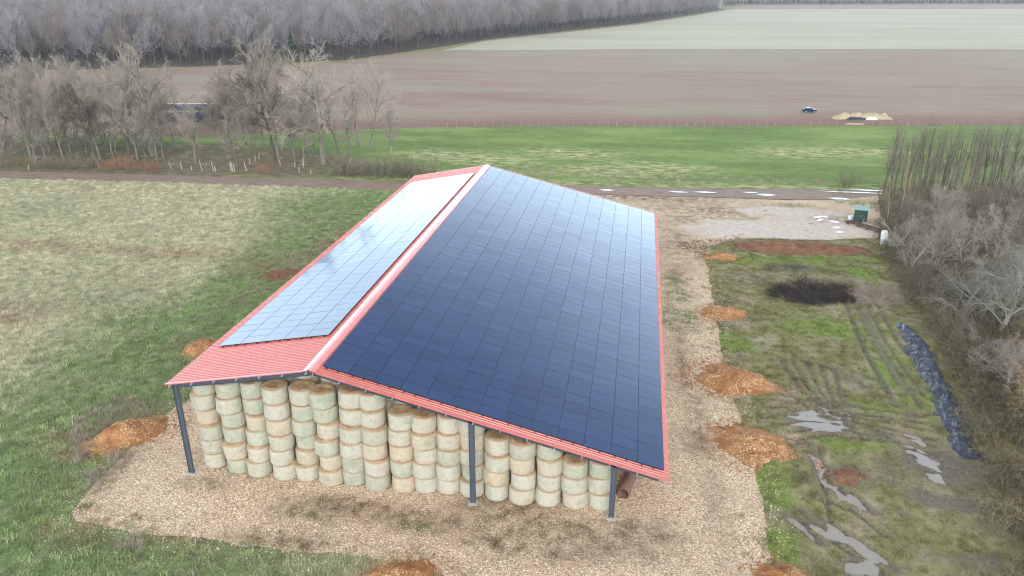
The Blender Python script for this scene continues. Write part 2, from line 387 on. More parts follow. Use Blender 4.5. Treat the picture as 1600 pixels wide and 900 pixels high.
    M['dark'] = simple('dark_rubber', C(30, 30, 32), .7); M['carglass'] = simple('car_glass', C(36, 42, 50), .1, spec=.8); M['lamp'] = simple('lamp_glass', C(220, 220, 220), .2)


make_materials()


# ------------------------------------------------------------------ ground sheets
def sheet(name, poly, z, spacing, mat, amp=0.3, asc=.5, attrs=None, relief=None, step=None, kind='structure', fine=None, label=None, seed=1):
    """a sheet with an uneven outline; attrs: {name: f(x,y)}, relief: f(x,y)->height over z"""
    step = step or spacing; B = []
    n = len(poly)
    for i in range(n):
        x0, y0 = poly[i]; x1, y1 = poly[(i + 1) % n]; l = math.hypot(x1 - x0, y1 - y0); k = max(1, int(l / step))
        nx, ny = (y1 - y0) / max(l, 1e-6), -(x1 - x0) / max(l, 1e-6)
        for j in range(k):
            t = j / k; x = x0 + (x1 - x0) * t; y = y0 + (y1 - y0) * t
            d = (float(fbm(x * asc, y * asc, seed, 4)) - .5) * 2 * amp
            B.append((x + nx * d, y + ny * d))
    xs = [p[0] for p in B]; ys = [p[1] for p in B]
    gx, gy = np.meshgrid(np.arange(min(xs), max(xs), spacing), np.arange(min(ys), max(ys), spacing))
    gx = gx.ravel() + RNG.uniform(-.3, .3, gx.size) * spacing; gy = gy.ravel() + RNG.uniform(-.3, .3, gy.size) * spacing
    if fine is not None:
        fx0, fx1, fy0, fy1, fs = fine; k = ~((gx > fx0) & (gx < fx1) & (gy > fy0) & (gy < fy1)); hx, hy = np.meshgrid(np.arange(fx0, fx1, fs), np.arange(fy0, fy1, fs))
        gx = np.concatenate([gx[k], hx.ravel() + RNG.uniform(-.3, .3, hx.size) * fs]); gy = np.concatenate([gy[k], hy.ravel() + RNG.uniform(-.3, .3, hy.size) * fs])
    k = inside(gx, gy, B); gx = gx[k]; gy = gy[k]
    pts = [Vector(p) for p in B] + [Vector((a, b)) for a, b in zip(gx, gy)]
    v, e, f, _, _, _ = delaunay_2d_cdt(pts, [], [list(range(len(B)))], 1, 1e-4)
    va = np.array([(p.x, p.y) for p in v]); x = va[:, 0]; y = va[:, 1]
    zz = np.full(len(x), float(z))
    if relief is not None: zz = zz + relief(x, y)
    me = bpy.data.meshes.new(name); me.from_pydata(np.column_stack([x, y, zz]).tolist(), [], f)
    for kk, fn in (attrs or {}).items():
        a = me.attributes.new(kk, 'FLOAT', 'POINT'); a.data.foreach_set('value', np.clip(fn(x, y), 0, 1).astype(np.float32))
    me.materials.append(mat); me.polygons.foreach_set('use_smooth', [True] * len(me.polygons)); me.update()
    if me.polygons and me.polygons[0].normal.z < 0: me.flip_normals()
    o = link(name, me); o['kind'] = kind
    if label: o['label'] = label
    return o


def gp(*pix): return [g(*p) for p in pix]


# the sheet everything lies on
mb = MB(); mb.add([(-2500, -400, -.03), (2500, -400, -.03), (2500, 3500, -.03), (-2500, 3500, -.03)], [(0, 1, 2, 3)])
ground = tag(mb.build('ground', M['rough']), 'bare ground everything lies on', kind='structure')

# fields beyond the track
fence_line = gp((300, 214), (560, 203), (640, 200), (800, 198), (1100, 198), (1390, 197), (1700, 196))
far_edge = gp((-500, 130), (0, 113), (300, 105), (540, 95), (620, 84), (690, 74), (760, 63), (900, 48), (1000, 37), (1130, 16))
field_line = gp((690, 79), (1000, 77), (1300, 77), (1700, 78))
pl_poly = gp((-600, 200), (-200, 205), (100, 210)) + fence_line[0:] + gp((1700, 79), (1300, 77), (1000, 77), (690, 79), (620, 85), (540, 96), (300, 106), (0, 114), (-600, 135))
fxy = lambda x, y: (x, y)
ploughed = sheet('ploughed_field', pl_poly, .0, 6., M['ploughed'], .5, .1, {
    'weedy': lambda x, y: smooth(230, 360, y + .1 * x) * .8 * fbm(x * .02, y * .06, 5),
    'bare': lambda x, y: 1 - smooth(6, 26, line_dist(x, y, fence_line) + 6 * fbm(x * .1, y * .1, 9))}, step=4., label='pinkish brown ploughed field beyond the wire fence')
pale = sheet('pale_field', field_line[::-1] + gp((760, 64), (900, 49), (1000, 38), (1130, 17), (1148, 14), (1700, 14.5)), .05, 25., M['pale_field'], .8, .03, step=8., label='pale grey green crop field on the rise')
strip = sheet('far_brown_field', gp((1148, 13.6), (1165, 8), (1480, 6.5), (1700, 6.0), (1900, 8), (1900, 15), (1700, 14.2)), .1, 60., M['far_soil'], .5, .02, step=20., label='thin brown field in front of the farthest wood')

track_lo = gp((-300, 280), (0, 278.5), (200, 283), (400, 290), (600, 297), (760, 302), (930, 304), (1100, 308), (1220, 312), (1300, 312), (1375, 305), (1700, 300))
track_hi = gp((-300, 264), (0, 267), (200, 271), (400, 277), (600, 282), (760, 287), (930, 290), (1100, 293), (1250, 294.5), (1330, 297), (1375, 296), (1700, 291))
track = sheet('dirt_track', track_lo + track_hi[::-1], .012, .9, M['track'], .5, .25, step=.8, label='brown dirt track across the fields', relief=lambda x, y: .05 * fbm(x * .3, y * 1.2, 3))
dry_spots = [g(*p) for p in ((890, 240), (1020, 262), (700, 243), (1250, 240), (1320, 236), (760, 250), (960, 268))]
pasture_poly = gp((-300, 205), (0, 208), (300, 215)) + fence_line[0:] + gp((1700, 292), (1375, 297), (1330, 298), (1250, 295.5), (1100, 294), (930, 291), (760, 288), (600, 283), (400, 278), (200, 272), (0, 268), (-300, 265))
def f_dry(x, y):
    r = np.zeros_like(x)
    for (a, b) in dry_spots: r = np.maximum(r, blob(x, y, a, b, 16, 7) * 1.6)
    return np.maximum(r, .9 * (1 - smooth(.5, 5.5, line_dist(x, y, track_hi))))
grove_c = g(150, 245); 
def f_litter(x, y): return smooth(.1, .5, blob(x, y, *g(150, 248), 78, 24) + .35 * (fbm(x * .1, y * .1, 4) - .5)) * .9 + .35 * smooth(.1, .5, blob(x, y, *g(470, 262), 26, 10))
pasture = sheet('pasture', pasture_poly, .03, 2.2, M['pasture'], .4, .2, {'dry': f_dry, 'litter': f_litter}, relief=lambda x, y: .06 * fbm(x * .12, y * .25, 8), step=1.5, label='bright green pasture between track and fence')

# grass field left of the barn
yard_rim = [(-11, 74), (-13, 40), (-13.5, 20)] + gp((272, 640), (200, 705), (140, 765), (110, 802), (120, 814), (200, 830), (300, 840), (430, 860), (560, 868), (640, 880), (690, 897), (712, 940), (730, 1000))
yard_rim_poly = yard_rim + [(30, -15), (30, 74)]
yard_left = gp((112, 803), (140, 765), (200, 705), (272, 640))
left_poly = gp((-400, 281), (0, 279.5), (200, 284), (400, 291), (600, 298), (700, 302)) + [(-9, 74), (-11, 40), (-11.5, 20), (-12.5, 8), (-11, -2), (0, -3.5), (11, -3.5), (13, -14), (-40, -14), (-60, 0), (-110, 50)]
def f_green(x, y):
    d = line_dist(x, y, [(-14, -8), (-16, 10), (-14, 40), (-20, 68)])
    m = 1 - smooth(8, 22, d + 12 * (fbm(x * .09, y * .09, 21) - .5))
    tr = np.exp(-(line_dist(x, y, gp((540, 330), (430, 420), (330, 510), (180, 620), (0, 790))) / 2.2) ** 2)
    return np.clip(.04 + .95 * m + .3 * tr, 0, 1)
def f_brown(x, y):
    r = np.zeros_like(x)
    for (px, py, a, b) in ((60, 385, 17, 4), (430, 418, 8, 5), (255, 395, 14, 3), (120, 690, 3.5, 3), (160, 770, 3.5, 1.6), (310, 840, 7, 1.4), (520, 380, 3, 8), (120, 830, 4, 1.5), (20, 490, 8, 4)):
        r = np.maximum(r, blob(x, y, *g(px, py), a, b) * 1.3)
    return np.clip(r, 0, .8)
left_field = sheet('grass_field', left_poly, .02, 1.3, M['field'], .3, .5, {'green': f_green, 'brown': f_brown}, relief=lambda x, y: (.10 * fbm(x * .12, y * .12, 31) + .06 * fbm(x * .7, y * .7, 33)) * smooth(.8, 4, line_dist(x, y, yard_rim)) * (~inside(x, y, yard_rim_poly)), step=.6, label='rough pale grass field left of the barn')

# gravel yard round the barn
YR = gp((1160, 372), (1098, 388), (1108, 430), (1118, 490), (1126, 550), (1150, 640), (1180, 720), (1192, 800), (1205, 900), (1215, 1000))
yard_poly = [(10.4, -13)] + gp((712, 940), (690, 897), (640, 880), (560, 868), (430, 860), (300, 840), (200, 830), (120, 814), (110, 802), (140, 765), (200, 705), (272, 640)) + [(-13.5, 20), (-13, 40), (-11, 74)] + gp((740, 302.5), (930, 305), (1100, 309), (1220, 313), (1300, 313), (1372, 306), (1376, 340), (1372, 372), (1290, 376)) + YR
def f_soil(x, y):
    r = np.zeros_like(x)
    for (px, py, a, b, k) in ((560, 795, 7, 1.3, 1.5), (800, 795, 5, 1.6, 1.6), (870, 830, 5, 2, 1.3), (480, 800, 4, .9, 1.2), (320, 755, 2.5, 1, 1.2), (660, 815, 5, 1.5, 1.3), (780, 850, 4, 1.5, 1.1), (430, 845, 5, .8, 1.4), (1000, 830, 4, 2, 1.0), (1090, 690, 2, 4, .9), (1130, 330, 22, 5, .9), (1080, 300, 30, 4, 1.2), (1270, 340, 10, 6, 1.2), (1060, 430, 2, 8, .8), (1120, 345, 16, 7, .85), (1060, 380, 5, 14, .7), (1065, 560, 1.2, 14, .8), (1095, 640, 1.0, 12, .7), (1120, 800, 1.2, 7, .6), (880, 870, 9, .7, .9), (1020, 310, 20, 4, 1.1), (950, 850, 6, 2, .8)):
        r = np.maximum(r, blob(x, y, *g(px, py), a, b) * k * 1.3)
    return np.clip(r, 0, 1)
def f_moss(x, y):
    r = np.zeros_like(x)
    for (px, py, a, b) in ((1075, 500, 1.6, 4.5), (1045, 495, 1.3, 5), (1050, 440, 1.6, 3), (640, 825, 1.6, .6), (480, 805, 2, .6), (1060, 462, 2.4, 2.6), (1240, 322, 4, 2), (1345, 318, 6, 2.0), (760, 815, 1.5, .5)):
        r = np.maximum(r, blob(x, y, *g(px, py), a, b) * 1.9)
    return np.clip(r, 0, .95)
def f_mud(x, y):
    r = 1.2 * blob(x, y, *g(1185, 360), 12, 6) + .8 * blob(x, y, *g(1290, 360), 9, 6) + .5 * blob(x, y, *g(1240, 335), 12, 5)
    return smooth(.08, .38, r + .7 * (fbm(x * .3, y * .5, 77) - .5)) * np.clip(r * 8, 0, 1)
yard = sheet('gravel_yard', yard_poly, .028, .9, M['gravel'], .28, .7, {'soil': f_soil, 'moss': f_moss, 'mud': f_mud}, step=.35, label='tan gravel yard around the open barn', relief=lambda x, y: .05 * fbm(x * .4, y * .4, 41))

# rough wet ground right of the yard
rg_poly = [(q[0] - 2.0, q[1]) for q in YR[::-1]] + gp((1150, 366), (1290, 368), (1373, 365), (1376, 330), (1385, 308)) + [(110, 110), (120, 30), (110, -12), (50, -14)]
RUTS = [gp((1200, 640), (1280, 625), (1350, 640), (1430, 655), (1500, 640)), gp((1190, 655), (1280, 640), (1360, 655), (1440, 675)), gp((1200, 665), (1300, 670), (1380, 690), (1440, 700)),
        gp((1210, 600), (1260, 640), (1330, 660), (1420, 700)), gp((1235, 600), (1290, 645), (1350, 690)), gp((1280, 700), (1285, 760), (1300, 830), (1360, 880), (1400, 920)), gp((1250, 800), (1300, 850), (1350, 880), (1380, 930)),
        gp((1330, 500), (1360, 570), (1400, 640)), gp((1350, 490), (1385, 560), (1440, 640)), gp((1270, 780), (1330, 800), (1380, 840))] + [gp((1190 + 8 * k, 612 + 13 * k), (1255 + 6 * k, 628 + 9 * k), (1330 + 10 * k, 640 + 9 * k), (1440 + 4 * k, 652 + 12 * k)) for k in range(7)] + [gp((1215 + 22 * k, 560 + 4 * k), (1250 + 16 * k, 610 + 4 * k), (1300 + 10 * k, 652 + 4 * k)) for k in range(5)] + [gp((1318 + 16 * k, 470), (1345 + 20 * k, 540), (1390 + 26 * k, 620)) for k in range(4)]
PUD = [(*g(1282, 662), 2.3, 1.6, 0.0), (*g(1302, 645), 1.8, .5, -.5), (*g(1262, 648), 1.2, .4, .5), (*g(1225, 690), 2.0, .3, -.2), (*g(1281, 735), .45, 2.2, .1), (*g(1325, 780), .5, 1.8, .7), (*g(1330, 850), .5, 2.6, .75), (*g(1345, 890), 1.0, .8, .3), (*g(1310, 845), .35, 2.6, 1.0),
       (*g(1445, 720), .7, 1.9, .45), (*g(1462, 748), .5, .9, .4), (*g(1255, 830), .3, 1.6, .6), (*g(1432, 690), .5, 1.0, .5)]
def rg_relief(x, y):
    h = .15 + .10 * (fbm(x * .25, y * .25, 51) - .5) + .14 * (fbm(x * 1.3, y * 1.3, 52) - .5)
    for i, r in enumerate(RUTS):
        d = line_dist(x + .5 * (fbm(x * .5, y * .5, 80 + i) - .5), y, r); h = h - .13 * np.exp(-(d / .2) ** 2) + .075 * np.exp(-((d - .48) / .2) ** 2)
    for (a, b, rx, ry, rot) in PUD: h = h - .22 * smooth(0, .55, blob(x + 1.1 * (fbm(x * 1.6, y * 1.6, 90) - .5), y + 1.1 * (fbm(x * 1.6, y * 1.6, 91) - .5), a, b, rx * 1.2, ry * 1.2, rot))
    ed = line_dist(x, y, rg_edge); return np.where(inside(x, y, yard_poly), 0, np.maximum(h, -.02) * smooth(0, 1.2, ed) + .004)
rg_edge = gp((1376, 340), (1372, 372), (1290, 376)) + YR
def f_wet(x, y):
    r = np.zeros_like(x)
    for (a, b, rx, ry, rot) in PUD: r = np.maximum(r, blob(x, y, a, b, rx * 1.9, ry * 1.9, rot) * 1.8)
    for q in RUTS: r = np.maximum(r, .95 * np.exp(-(line_dist(x, y, q) / .26) ** 2))
    r = np.maximum(r, 1.5 * blob(x, y, *g(1470, 730), 5, 4)); r = np.maximum(r, .9 * smooth(.0, .5, blob(x, y, *g(1520, 800), 9, 9)) * smooth(.35, .65, fbm(x * .5, y * .5, 73))); r = np.maximum(r, .8 * smooth(.0, .5, blob(x, y, *g(1330, 650), 8, 4)) * smooth(.4, .6, fbm(x * .7, y * 1.4, 74))); r = np.maximum(r, 1.1 * blob(x, y, *g(1330, 745), 3, 2))
    return np.clip(r, 0, 1)
f_char = lambda x, y: smooth(.05, .5, np.maximum(blob(x, y, *g(1265, 462), 6, 4), .55 * blob(x, y, *g(1240, 420), 6, 3)) + .4 * (fbm(x * .6, y * .6, 61) - .5))
def f_lush(x, y):
    r = np.zeros_like(x)
    for (px, py, a, b) in ((1290, 405, 10, 2.5), (1230, 408, 6, 2), (1300, 515, 7, 4), (1400, 590, 3, 8), (1165, 600, 1.6, 3), (1205, 770, 2.0, 7), (1215, 850, 1.6, 6), (1135, 540, 2, 4), (1270, 412, 8, 2.2), (1340, 425, 3, 4.5), (1150, 550, 2.4, 5), (1290, 520, 5, 3), (1340, 650, 5, 3), (1340, 700, 4, 1.5), (1200, 790, 1.6, 6), (1450, 600, 3, 6), (1170, 412, 3, 1.6), (1380, 560, 1.5, 6)):
        r = np.maximum(r, blob(x, y, *g(px, py), a, b) * 1.5)
    return np.clip(r * smooth(.3, .6, fbm(x * .4, y * .4, 71)), 0, .85)
rough_ground = sheet('rough_ground', rg_poly, .016, .42, M['rough'], .3, .7, {'wet': f_wet, 'char': f_char, 'lush': f_lush}, relief=rg_relief, step=.35, fine=(29, 47, -5, 40, .19), label='mossy wet rough ground with tyre ruts')
for i, (a, b, rx, ry, rot) in enumerate(PUD):
    me = MB(); n = 28; c, s = math.cos(rot), math.sin(rot)
    ring = [(1.12 * rx * math.cos(2 * math.pi * k / n), 1.12 * ry * math.sin(2 * math.pi * k / n)) for k in range(n)]
    me.add([(a + c * u - s * v, b + s * u + c * v, .05 + i * .0006) for u, v in ring], [tuple(range(n))])
    tag(me.build('puddle', M['water']), 'muddy puddle in the tyre ruts', kind='structure')
for i, (px, py, rx, ry) in enumerate(((1060, 300.5, 1.6, .35), (1102, 301, 1.8, .35), (1173, 301.5, 1.2, .3), (1197, 305, 1.5, .5), (948, 297.5, 1.2, .4), (1330, 301, 5., .35), (1312, 311, 1.6, .55), (1360, 298, 4, .3))):
    a, b = g(px, py); me = MB(); n = 20
    me.add([(a + rx * math.cos(6.283 * k / n) * (1 + .2 * math.sin(3 * k)), b + ry * math.sin(6.283 * k / n) * (1 + .25 * math.cos(5 * k)), .075 + .001 * i) for k in range(n)], [tuple(range(n))])
    tag(me.build('puddle', M['water']), 'bright puddle on the dirt track', kind='structure')
# ------------------------------------------------------------------ barn
ZR, AL, AR, WL, WR, LEN = 9.5241, 0.1837, 0.2434, 10.4606, 23.5902, 58.75
def PR(s, y, o=0.0): return (s * math.cos(AR) + o * math.sin(AR), y, ZR - s * math.sin(AR) + o * math.cos(AR))
def PL(s, y, o=0.0): return (-s * math.cos(AL) - o * math.sin(AL), y, ZR - s * math.sin(AL) + o * math.cos(AL))
barn = empty('barn', (0, 0, 0)); tag(barn, 'open steel barn with red metal roof sheltering stacked round bales', 'barn')


def roof_slope(name, P, W, s0):
    mb = MB(); pit = .25; prof = [(0, 0), (.13, 0), (.16, .038), (.22, .038)]; v = []; ys = []
    k = int(LEN / pit)
    for i in range(k):
        for (dy, o) in prof: ys.append((i * pit + dy, o))
    ys.append((k * pit, 0)); ys.append((LEN, 0))
    n = len(ys)
    for s in (s0, W): v += [P(s, y, o - .04) for y, o in ys]
    v += [P(W, y, o - .052) for y, o in ys]; v += [P(s0, y, o - .052) for y, o in ys]
    f = []
    for i in range(n - 1):
        q = [(i, i + 1, n + i + 1, n + i), (n + i, n + i + 1, 2 * n + i + 1, 2 * n + i), (2 * n + i, 2 * n + i + 1, 3 * n + i + 1, 3 * n + i)]
        f += q
    if P is PL: f = [tuple(reversed(q)) for q in f]
    mb.add(v, f); return mb.build(name, M['red'], barn)


roof_slope('roof_sheeting', PR, WR, .06)
roof_slope('roof_sheeting', PL, WL, .06)
# ridge cap in lapped lengths, each with a rolled top
npc = 10; pl_ = LEN / npc
for i in range(npc):
    y0 = i * pl_ - (.08 if i else 0); y1 = (i + 1) * pl_; e = .004 + .004 * (i % 2)
    sec = [PL(.42, 0, .0 + e), PL(.14, 0, .03 + e), (-.085, 0, ZR + .02 + e), (-.05, 0, ZR + .075 + e), (0, 0, ZR + .095 + e), (.05, 0, ZR + .075 + e), (.085, 0, ZR + .01 + e), PR(.14, 0, .03 + e), PR(.42, 0, .0 + e)]
    mb = MB(); n = len(sec)
    mb.add([(p[0], y0, p[2]) for p in sec] + [(p[0], y1, p[2]) for p in sec], [(j, j + 1, n + j + 1, n + j) for j in range(n - 1)])
    mb.build('ridge_cap', M['ridge'], barn)
# verge flashings along the gables, eave trims
for P, W, sg in ((PR, WR, 1), (PL, WL, -1)):
    for y, w_ in ((-.015, .16), (LEN + .015, -.16)):
        mb = MB(); a, b = .43, W + .01; dz = -.22
        v = [P(a, y, .012), P(b, y, .012), P(b, y + w_, .012), P(a, y + w_, .012)]
        lo = [(p[0], p[1], p[2] - .07) for p in v[:2]]
        mb.add(v + lo, [(0, 1, 2, 3), (0, 4, 5, 1)]); mb.build('verge_flashing', M['red'], barn)
# purlins under the sheeting, their galvanised ends showing at the gable
def purlin(P, s, k):
    mb = MB(); h = .2; c = P(s, 0, -.056); t = .02
    for dx, dz0, dz1, wx in ((0, -h, 0, t), (.035, -t, 0, .07), (-.035, -h, -h + t, .07)):
        p = []
        for y in (.03, LEN - .03):
            for (xx, zz) in ((-wx / 2, dz0), (wx / 2, dz0), (wx / 2, dz1), (-wx / 2, dz1)): p.append((c[0] + dx + xx, y, c[2] + zz - abs(dx) * .3))
        mb.add(p, [(0, 1, 2, 3), (7, 6, 5, 4), (0, 4, 5, 1), (1, 5, 6, 2), (2, 6, 7, 3), (3, 7, 4, 0)])
    mb.build('purlin', M['galv'], barn)
for k in range(14): purlin(PR, .25 + k * (WR - .5) / 13, k)
for k in range(7): purlin(PL, .25 + k * (WL - .5) / 6, k)
# frames: posts, footings and rafters
def ibeam(mb, p0, p1, d, wdt, side):
    """I section from p0 to p1; side = direction of the flanges' width"""
    p0, p1 = Vector(p0), Vector(p1); ax = (p1 - p0); l = ax.length; ax.normalize(); sd_ = Vector(side); up = ax.cross(sd_).normalized()
    Mx = Matrix((sd_, up, ax)).transposed(); c = (p0 + p1) / 2
    mb.box(c, (.02, d - .034, l), M=Mx)
    for q in (-1, 1): mb.box(c + up * q * (d / 2 - .0085), (wdt, .017, l), M=Mx)
XP = (-10.05, 10.31, 19.46)
frames = [.72 + k * (LEN - 1.44) / 8 for k in range(9)]
for fi, y in enumerate(frames):
    for j, x in enumerate(XP):
        if j == 1 and 0 < fi < 8: pass
        top = (ZR + x * math.tan(AL) if x < 0 else ZR - x * math.tan(AR)) - .45
        mb = MB(); ibeam(mb, (x, y, .06), (x, y, top), .36, .2, (0, 1, 0)); mb.box((x, y, .05), (.46, .32, .03))
        po = mb.build('post', M['steel'], barn)
        mb = MB(); mb.box((x, y, -.0), (.62, .5, .2)); mb.build('footing', M['concrete'], po)
    mb = MB(); ibeam(mb, PR(.0, y, -.48), PR(WR - .5, y, -.48), .36, .16, (0, 1, 0)); mb.build('rafter', M['steel'], barn)
    mb = MB(); ibeam(mb, PL(.02, y, -.48), PL(WL - .35, y, -.48), .36, .16, (0, 1, 0)); mb.build('rafter', M['steel'], barn)

# ------------------------------------------------------------------ solar arrays
PW = 1.742
def panel_mesh(pl, pw):
    mb = MB(); a, b, t = pl / 2, pw / 2, .035; i = .014
    mb.add([(-a, -b, 0), (a, -b, 0), (a, b, 0), (-a, b, 0), (-a, -b, t), (a, -b, t), (a, b, t), (-a, b, t)], [(3, 2, 1, 0), (0, 1, 5, 4), (1, 2, 6, 5), (2, 3, 7, 6), (3, 0, 4, 7)], 0)
    o = [(-a, -b), (a, -b), (a, b), (-a, b)]; n = [(-a + i, -b + i), (a - i, -b + i), (a - i, b - i), (-a + i, b - i)]
    mb.add([(x, y, t) for x, y in o] + [(x, y, t) for x, y in n], [(k, (k + 1) % 4, 4 + (k + 1) % 4, 4 + k) for k in range(4)], 0)
    mb.add([(x, y, t - .002) for x, y in n], [(0, 1, 2, 3)], 1)
    return mb


def solar(name, P, ang, sgn, ncol, nrow, s0, y0, y1, label, n_own):
    pitch = (y1 - y0) / nrow; mbp = panel_mesh(PW - .014, pitch - .018); me = mbp.mesh('solar_panel', [M['pframe'], M['glass']])
    root = empty(name, P(s0 + ncol * PW / 2, y0, .06)); tag(root, label, 'solar array', 'solar arrays on the barn roof')
    inv = root.matrix_world.inverted() if False else Matrix.Translation(root.location).inverted()
    rest = MB(); cnt = 0
    order = [(r, c) for r in range(nrow) for c in range(ncol)]
    for (r, c) in order:
        p = P(s0 + (c + .5) * PW, y0 + (r + .5) * pitch, .078 + random.uniform(-.004, .004))
        rot = Matrix.Rotation(sgn * ang + R(random.gauss(0, .13)), 4, 'Y') @ Matrix.Rotation(R(random.gauss(.25, .13)), 4, 'X')
        T = inv @ Matrix.Translation(p) @ rot
        if cnt < n_own:
            o = link('solar_panel', me, root); o.matrix_local = T; cnt += 1
        else:
            vs = [T @ Vector(q) for q in mbp.v]; off = len(rest.v)
            rest.v.extend([tuple(q) for q in vs]); rest.f.extend([tuple(i + off for i in q) for q in mbp.f]); rest.m.extend(mbp.m)
    if rest.v:
        o = rest.build('solar_panel_mass', [M['pframe'], M['glass']], root); o['kind'] = 'stuff'
    for c in range(ncol):
        for q in (.18, .62) if sgn > 0 else (.2, .8):
            mb = MB(); a = P(s0 + (c + q) * PW, y0 - .09, .03); b = P(s0 + (c + q) * PW, y1 + .06, .03)
            mb.box(inv @ Vector(((a[0] + b[0]) / 2, (a[1] + b[1]) / 2, (a[2] + b[2]) / 2)), (.05, b[1] - a[1], .07), M=Matrix.Rotation(sgn * ang, 3, 'Y'))
            mb.build('mounting_rail', M['rail'], root)
solar('solar_array', PR, AR, 1, 13, 49, .57, .865, 58.06, 'large dark blue solar array on the wide right roof slope', 300)
solar('solar_array', PL, AL, -1, 5, 42, .8126, 5.304, 54.145, 'pale reflecting five column solar array on the left roof slope', 300)

# ------------------------------------------------------------------ bales
def bale_meshes(seed):
    r0, h = .905, 1.2; n = 30; rng = np.random.default_rng(seed)
    zs = [0.03, .0, .03, .1, .3, .5, .75, .95, 1.1, 1.17, 1.2]; rr = [.55, .85, .935, .985, 1.0, .995, 1.0, .998, .985, .94, .88]
    lob = list(rng.uniform(0, 6.28, 4)) + list(rng.uniform(-1, 1, 2)); v = []
    def rad(a, z): return r0 * (1 + (.03 * lob[4] + .02 * lob[5] * (z - .6)) * math.sin(2 * a + lob[0]) - .035 * lob[5] * (z - .5) + .018 * math.sin(3 * a + lob[1]) + .012 * math.sin(5 * a + lob[2] + 3 * z) + .010 * math.sin(9 * a + lob[3] - 4 * z))
    body = MB(); k = len(zs)
    for z, q in zip(zs, rr):
        for j in range(n):
            a = 2 * math.pi * j / n; R_ = rad(a, z) * q; v.append((R_ * math.cos(a), R_ * math.sin(a), z + .012 * math.sin(4 * a + lob[1])))
    f = [(i * n + j, i * n + (j + 1) % n, (i + 1) * n + (j + 1) % n, (i + 1) * n + j) for i in range(k - 1) for j in range(n)]
    f.append(tuple(range(n))[::-1]); body.add(v, f)
    top = MB(); v = []; m = 6
    for i in range(m):
        q = .88 * (1 - i / m)
        for j in range(n):
            a = 2 * math.pi * j / n; R_ = rad(a, 1.2) * q
            v.append((R_ * math.cos(a), R_ * math.sin(a), 1.2 + .012 * math.sin(4 * a + lob[1]) * (1 if i == 0 else 0) + (0 if i == 0 else .035 * math.sin(i * 1.1) + rng.uniform(-.03, .03))))
    v.append((0, 0, 1.18)); f = [(i * n + j, i * n + (j + 1) % n, (i + 1) * n + (j + 1) % n, (i + 1) * n + j) for i in range(m - 1) for j in range(n)]
    f += [((m - 1) * n + j, (m - 1) * n + (j + 1) % n, m * n) for j in range(n)]; top.add(v, f)
    # loose straw ends standing up from the top
    for _ in range(170):
        a = rng.uniform(0, 6.28); q = math.sqrt(rng.uniform(.1, 1)) * .84; b = rng.uniform(0, 6.28); l = rng.uniform(.06, .2)
        p = Vector((q * math.cos(a), q * math.sin(a), 1.19)); d = Vector((math.cos(b), math.sin(b), rng.uniform(.1, .8))) * l; s = Vector((-math.sin(b), math.cos(b), 0)) * .008
        top.add([p - s, p + s, p + d], [(0, 1, 2)])
    return body.mesh('round_bale', M['wrap'], True), top.mesh('straw_end', M['straw'], True)
BM = [bale_meshes(s) for s in range(12)]
BX = [-8.79, -7.02, -5.21, -3.45, -1.72, .06, 1.79, 3.49, 5.19, 6.86, 8.5, 10.13, 11.82, 13.53, 15.22, 16.96, 18.62]
BN = [6, 6, 6, 6, 6, 6, 6, 6, 5, 5, 5, 5, 4, 4, 4, 3, 3]
BY = [2.07, 1.85, 1.77, 1.77, 1.7, 1.66, 1.74, 1.74, 1.7, 1.75, 1.9, 2.05, 1.8, 1.78, 1.9, 1.92, 1.95]
def bale(x, y, z, label, group, tilt=0.0):
    bm, tm = random.choice(BM); rz = random.uniform(0, 6.28)
    o = link('round_bale', bm); o.location = (x, y, z); o.rotation_euler = (random.gauss(0, R(1.3)) + tilt, random.gauss(0, R(1.3)), rz)
    s = random.uniform(.93, 1.01); o.scale = (s, s, 1.0); tag(o, label, 'straw bale', group); link('straw_end', tm, o)
ri = random.Random(3)
for i, (x, n, y) in enumerate(zip(BX, BN, BY)):
    ox = oy = 0
    for k in range(n):
        ox = .6 * ox + ri.uniform(-.17, .12); oy = .5 * oy + ri.uniform(-.10, .28)
        where = 'on the gravel' if k == 0 else ('topmost' if k == n - 1 else ordinal(k + 1) + ' from ground')
        bale(x + ox, y + oy, .045 + k * 1.2, 'round wrapped bale, %s, in the %s front column from the left post' % (where, ordinal(i + 1)), 'round bales stacked under the barn roof')
for row in (1, 2):
    for i, x in enumerate(BX):
        rz_ = (ZR + x * math.tan(AL) if x < 0 else ZR - (x + .8) * math.tan(AR)) - .55
        n = int(min(rz_ / 1.2, BN[i] + 1)); xx = x + ri.uniform(-.1, .1)
        for k in range(n):
            if row == 2 and k < n - 2: continue
            if k < BN[i] - 2: continue
            if row == 2 and k == n - 2 and False: continue
            bale(xx, BY[i] + row * 1.72 + ri.uniform(-.05, .12), .045 + k * 1.2, 'round bale in shade, layer %s, %s row back behind front column %s' % (ordinal(k + 1), ('second', 'third')[row - 1], ordinal(i + 1)), 'round bales in the rows behind')
# the lower bales of those rows carry them
for row in (1, 2):
    for i, x in enumerate(BX):
        rz_ = (ZR + x * math.tan(AL) if x < 0 else ZR - (x + .8) * math.tan(AR)) - .55
        n = int(min(rz_ / 1.2, BN[i] + 1)); k0 = max(BN[i] - 2, n - 2 if row == 2 else 0)
        for k in range(0, k0): bale(x, BY[i] + row * 1.72, .045 + k * 1.2, 'round bale in shade, layer %s, %s row back behind front column %s' % (ordinal(k + 1), ('second', 'third')[row - 1], ordinal(i + 1)), 'round bales in the rows behind')

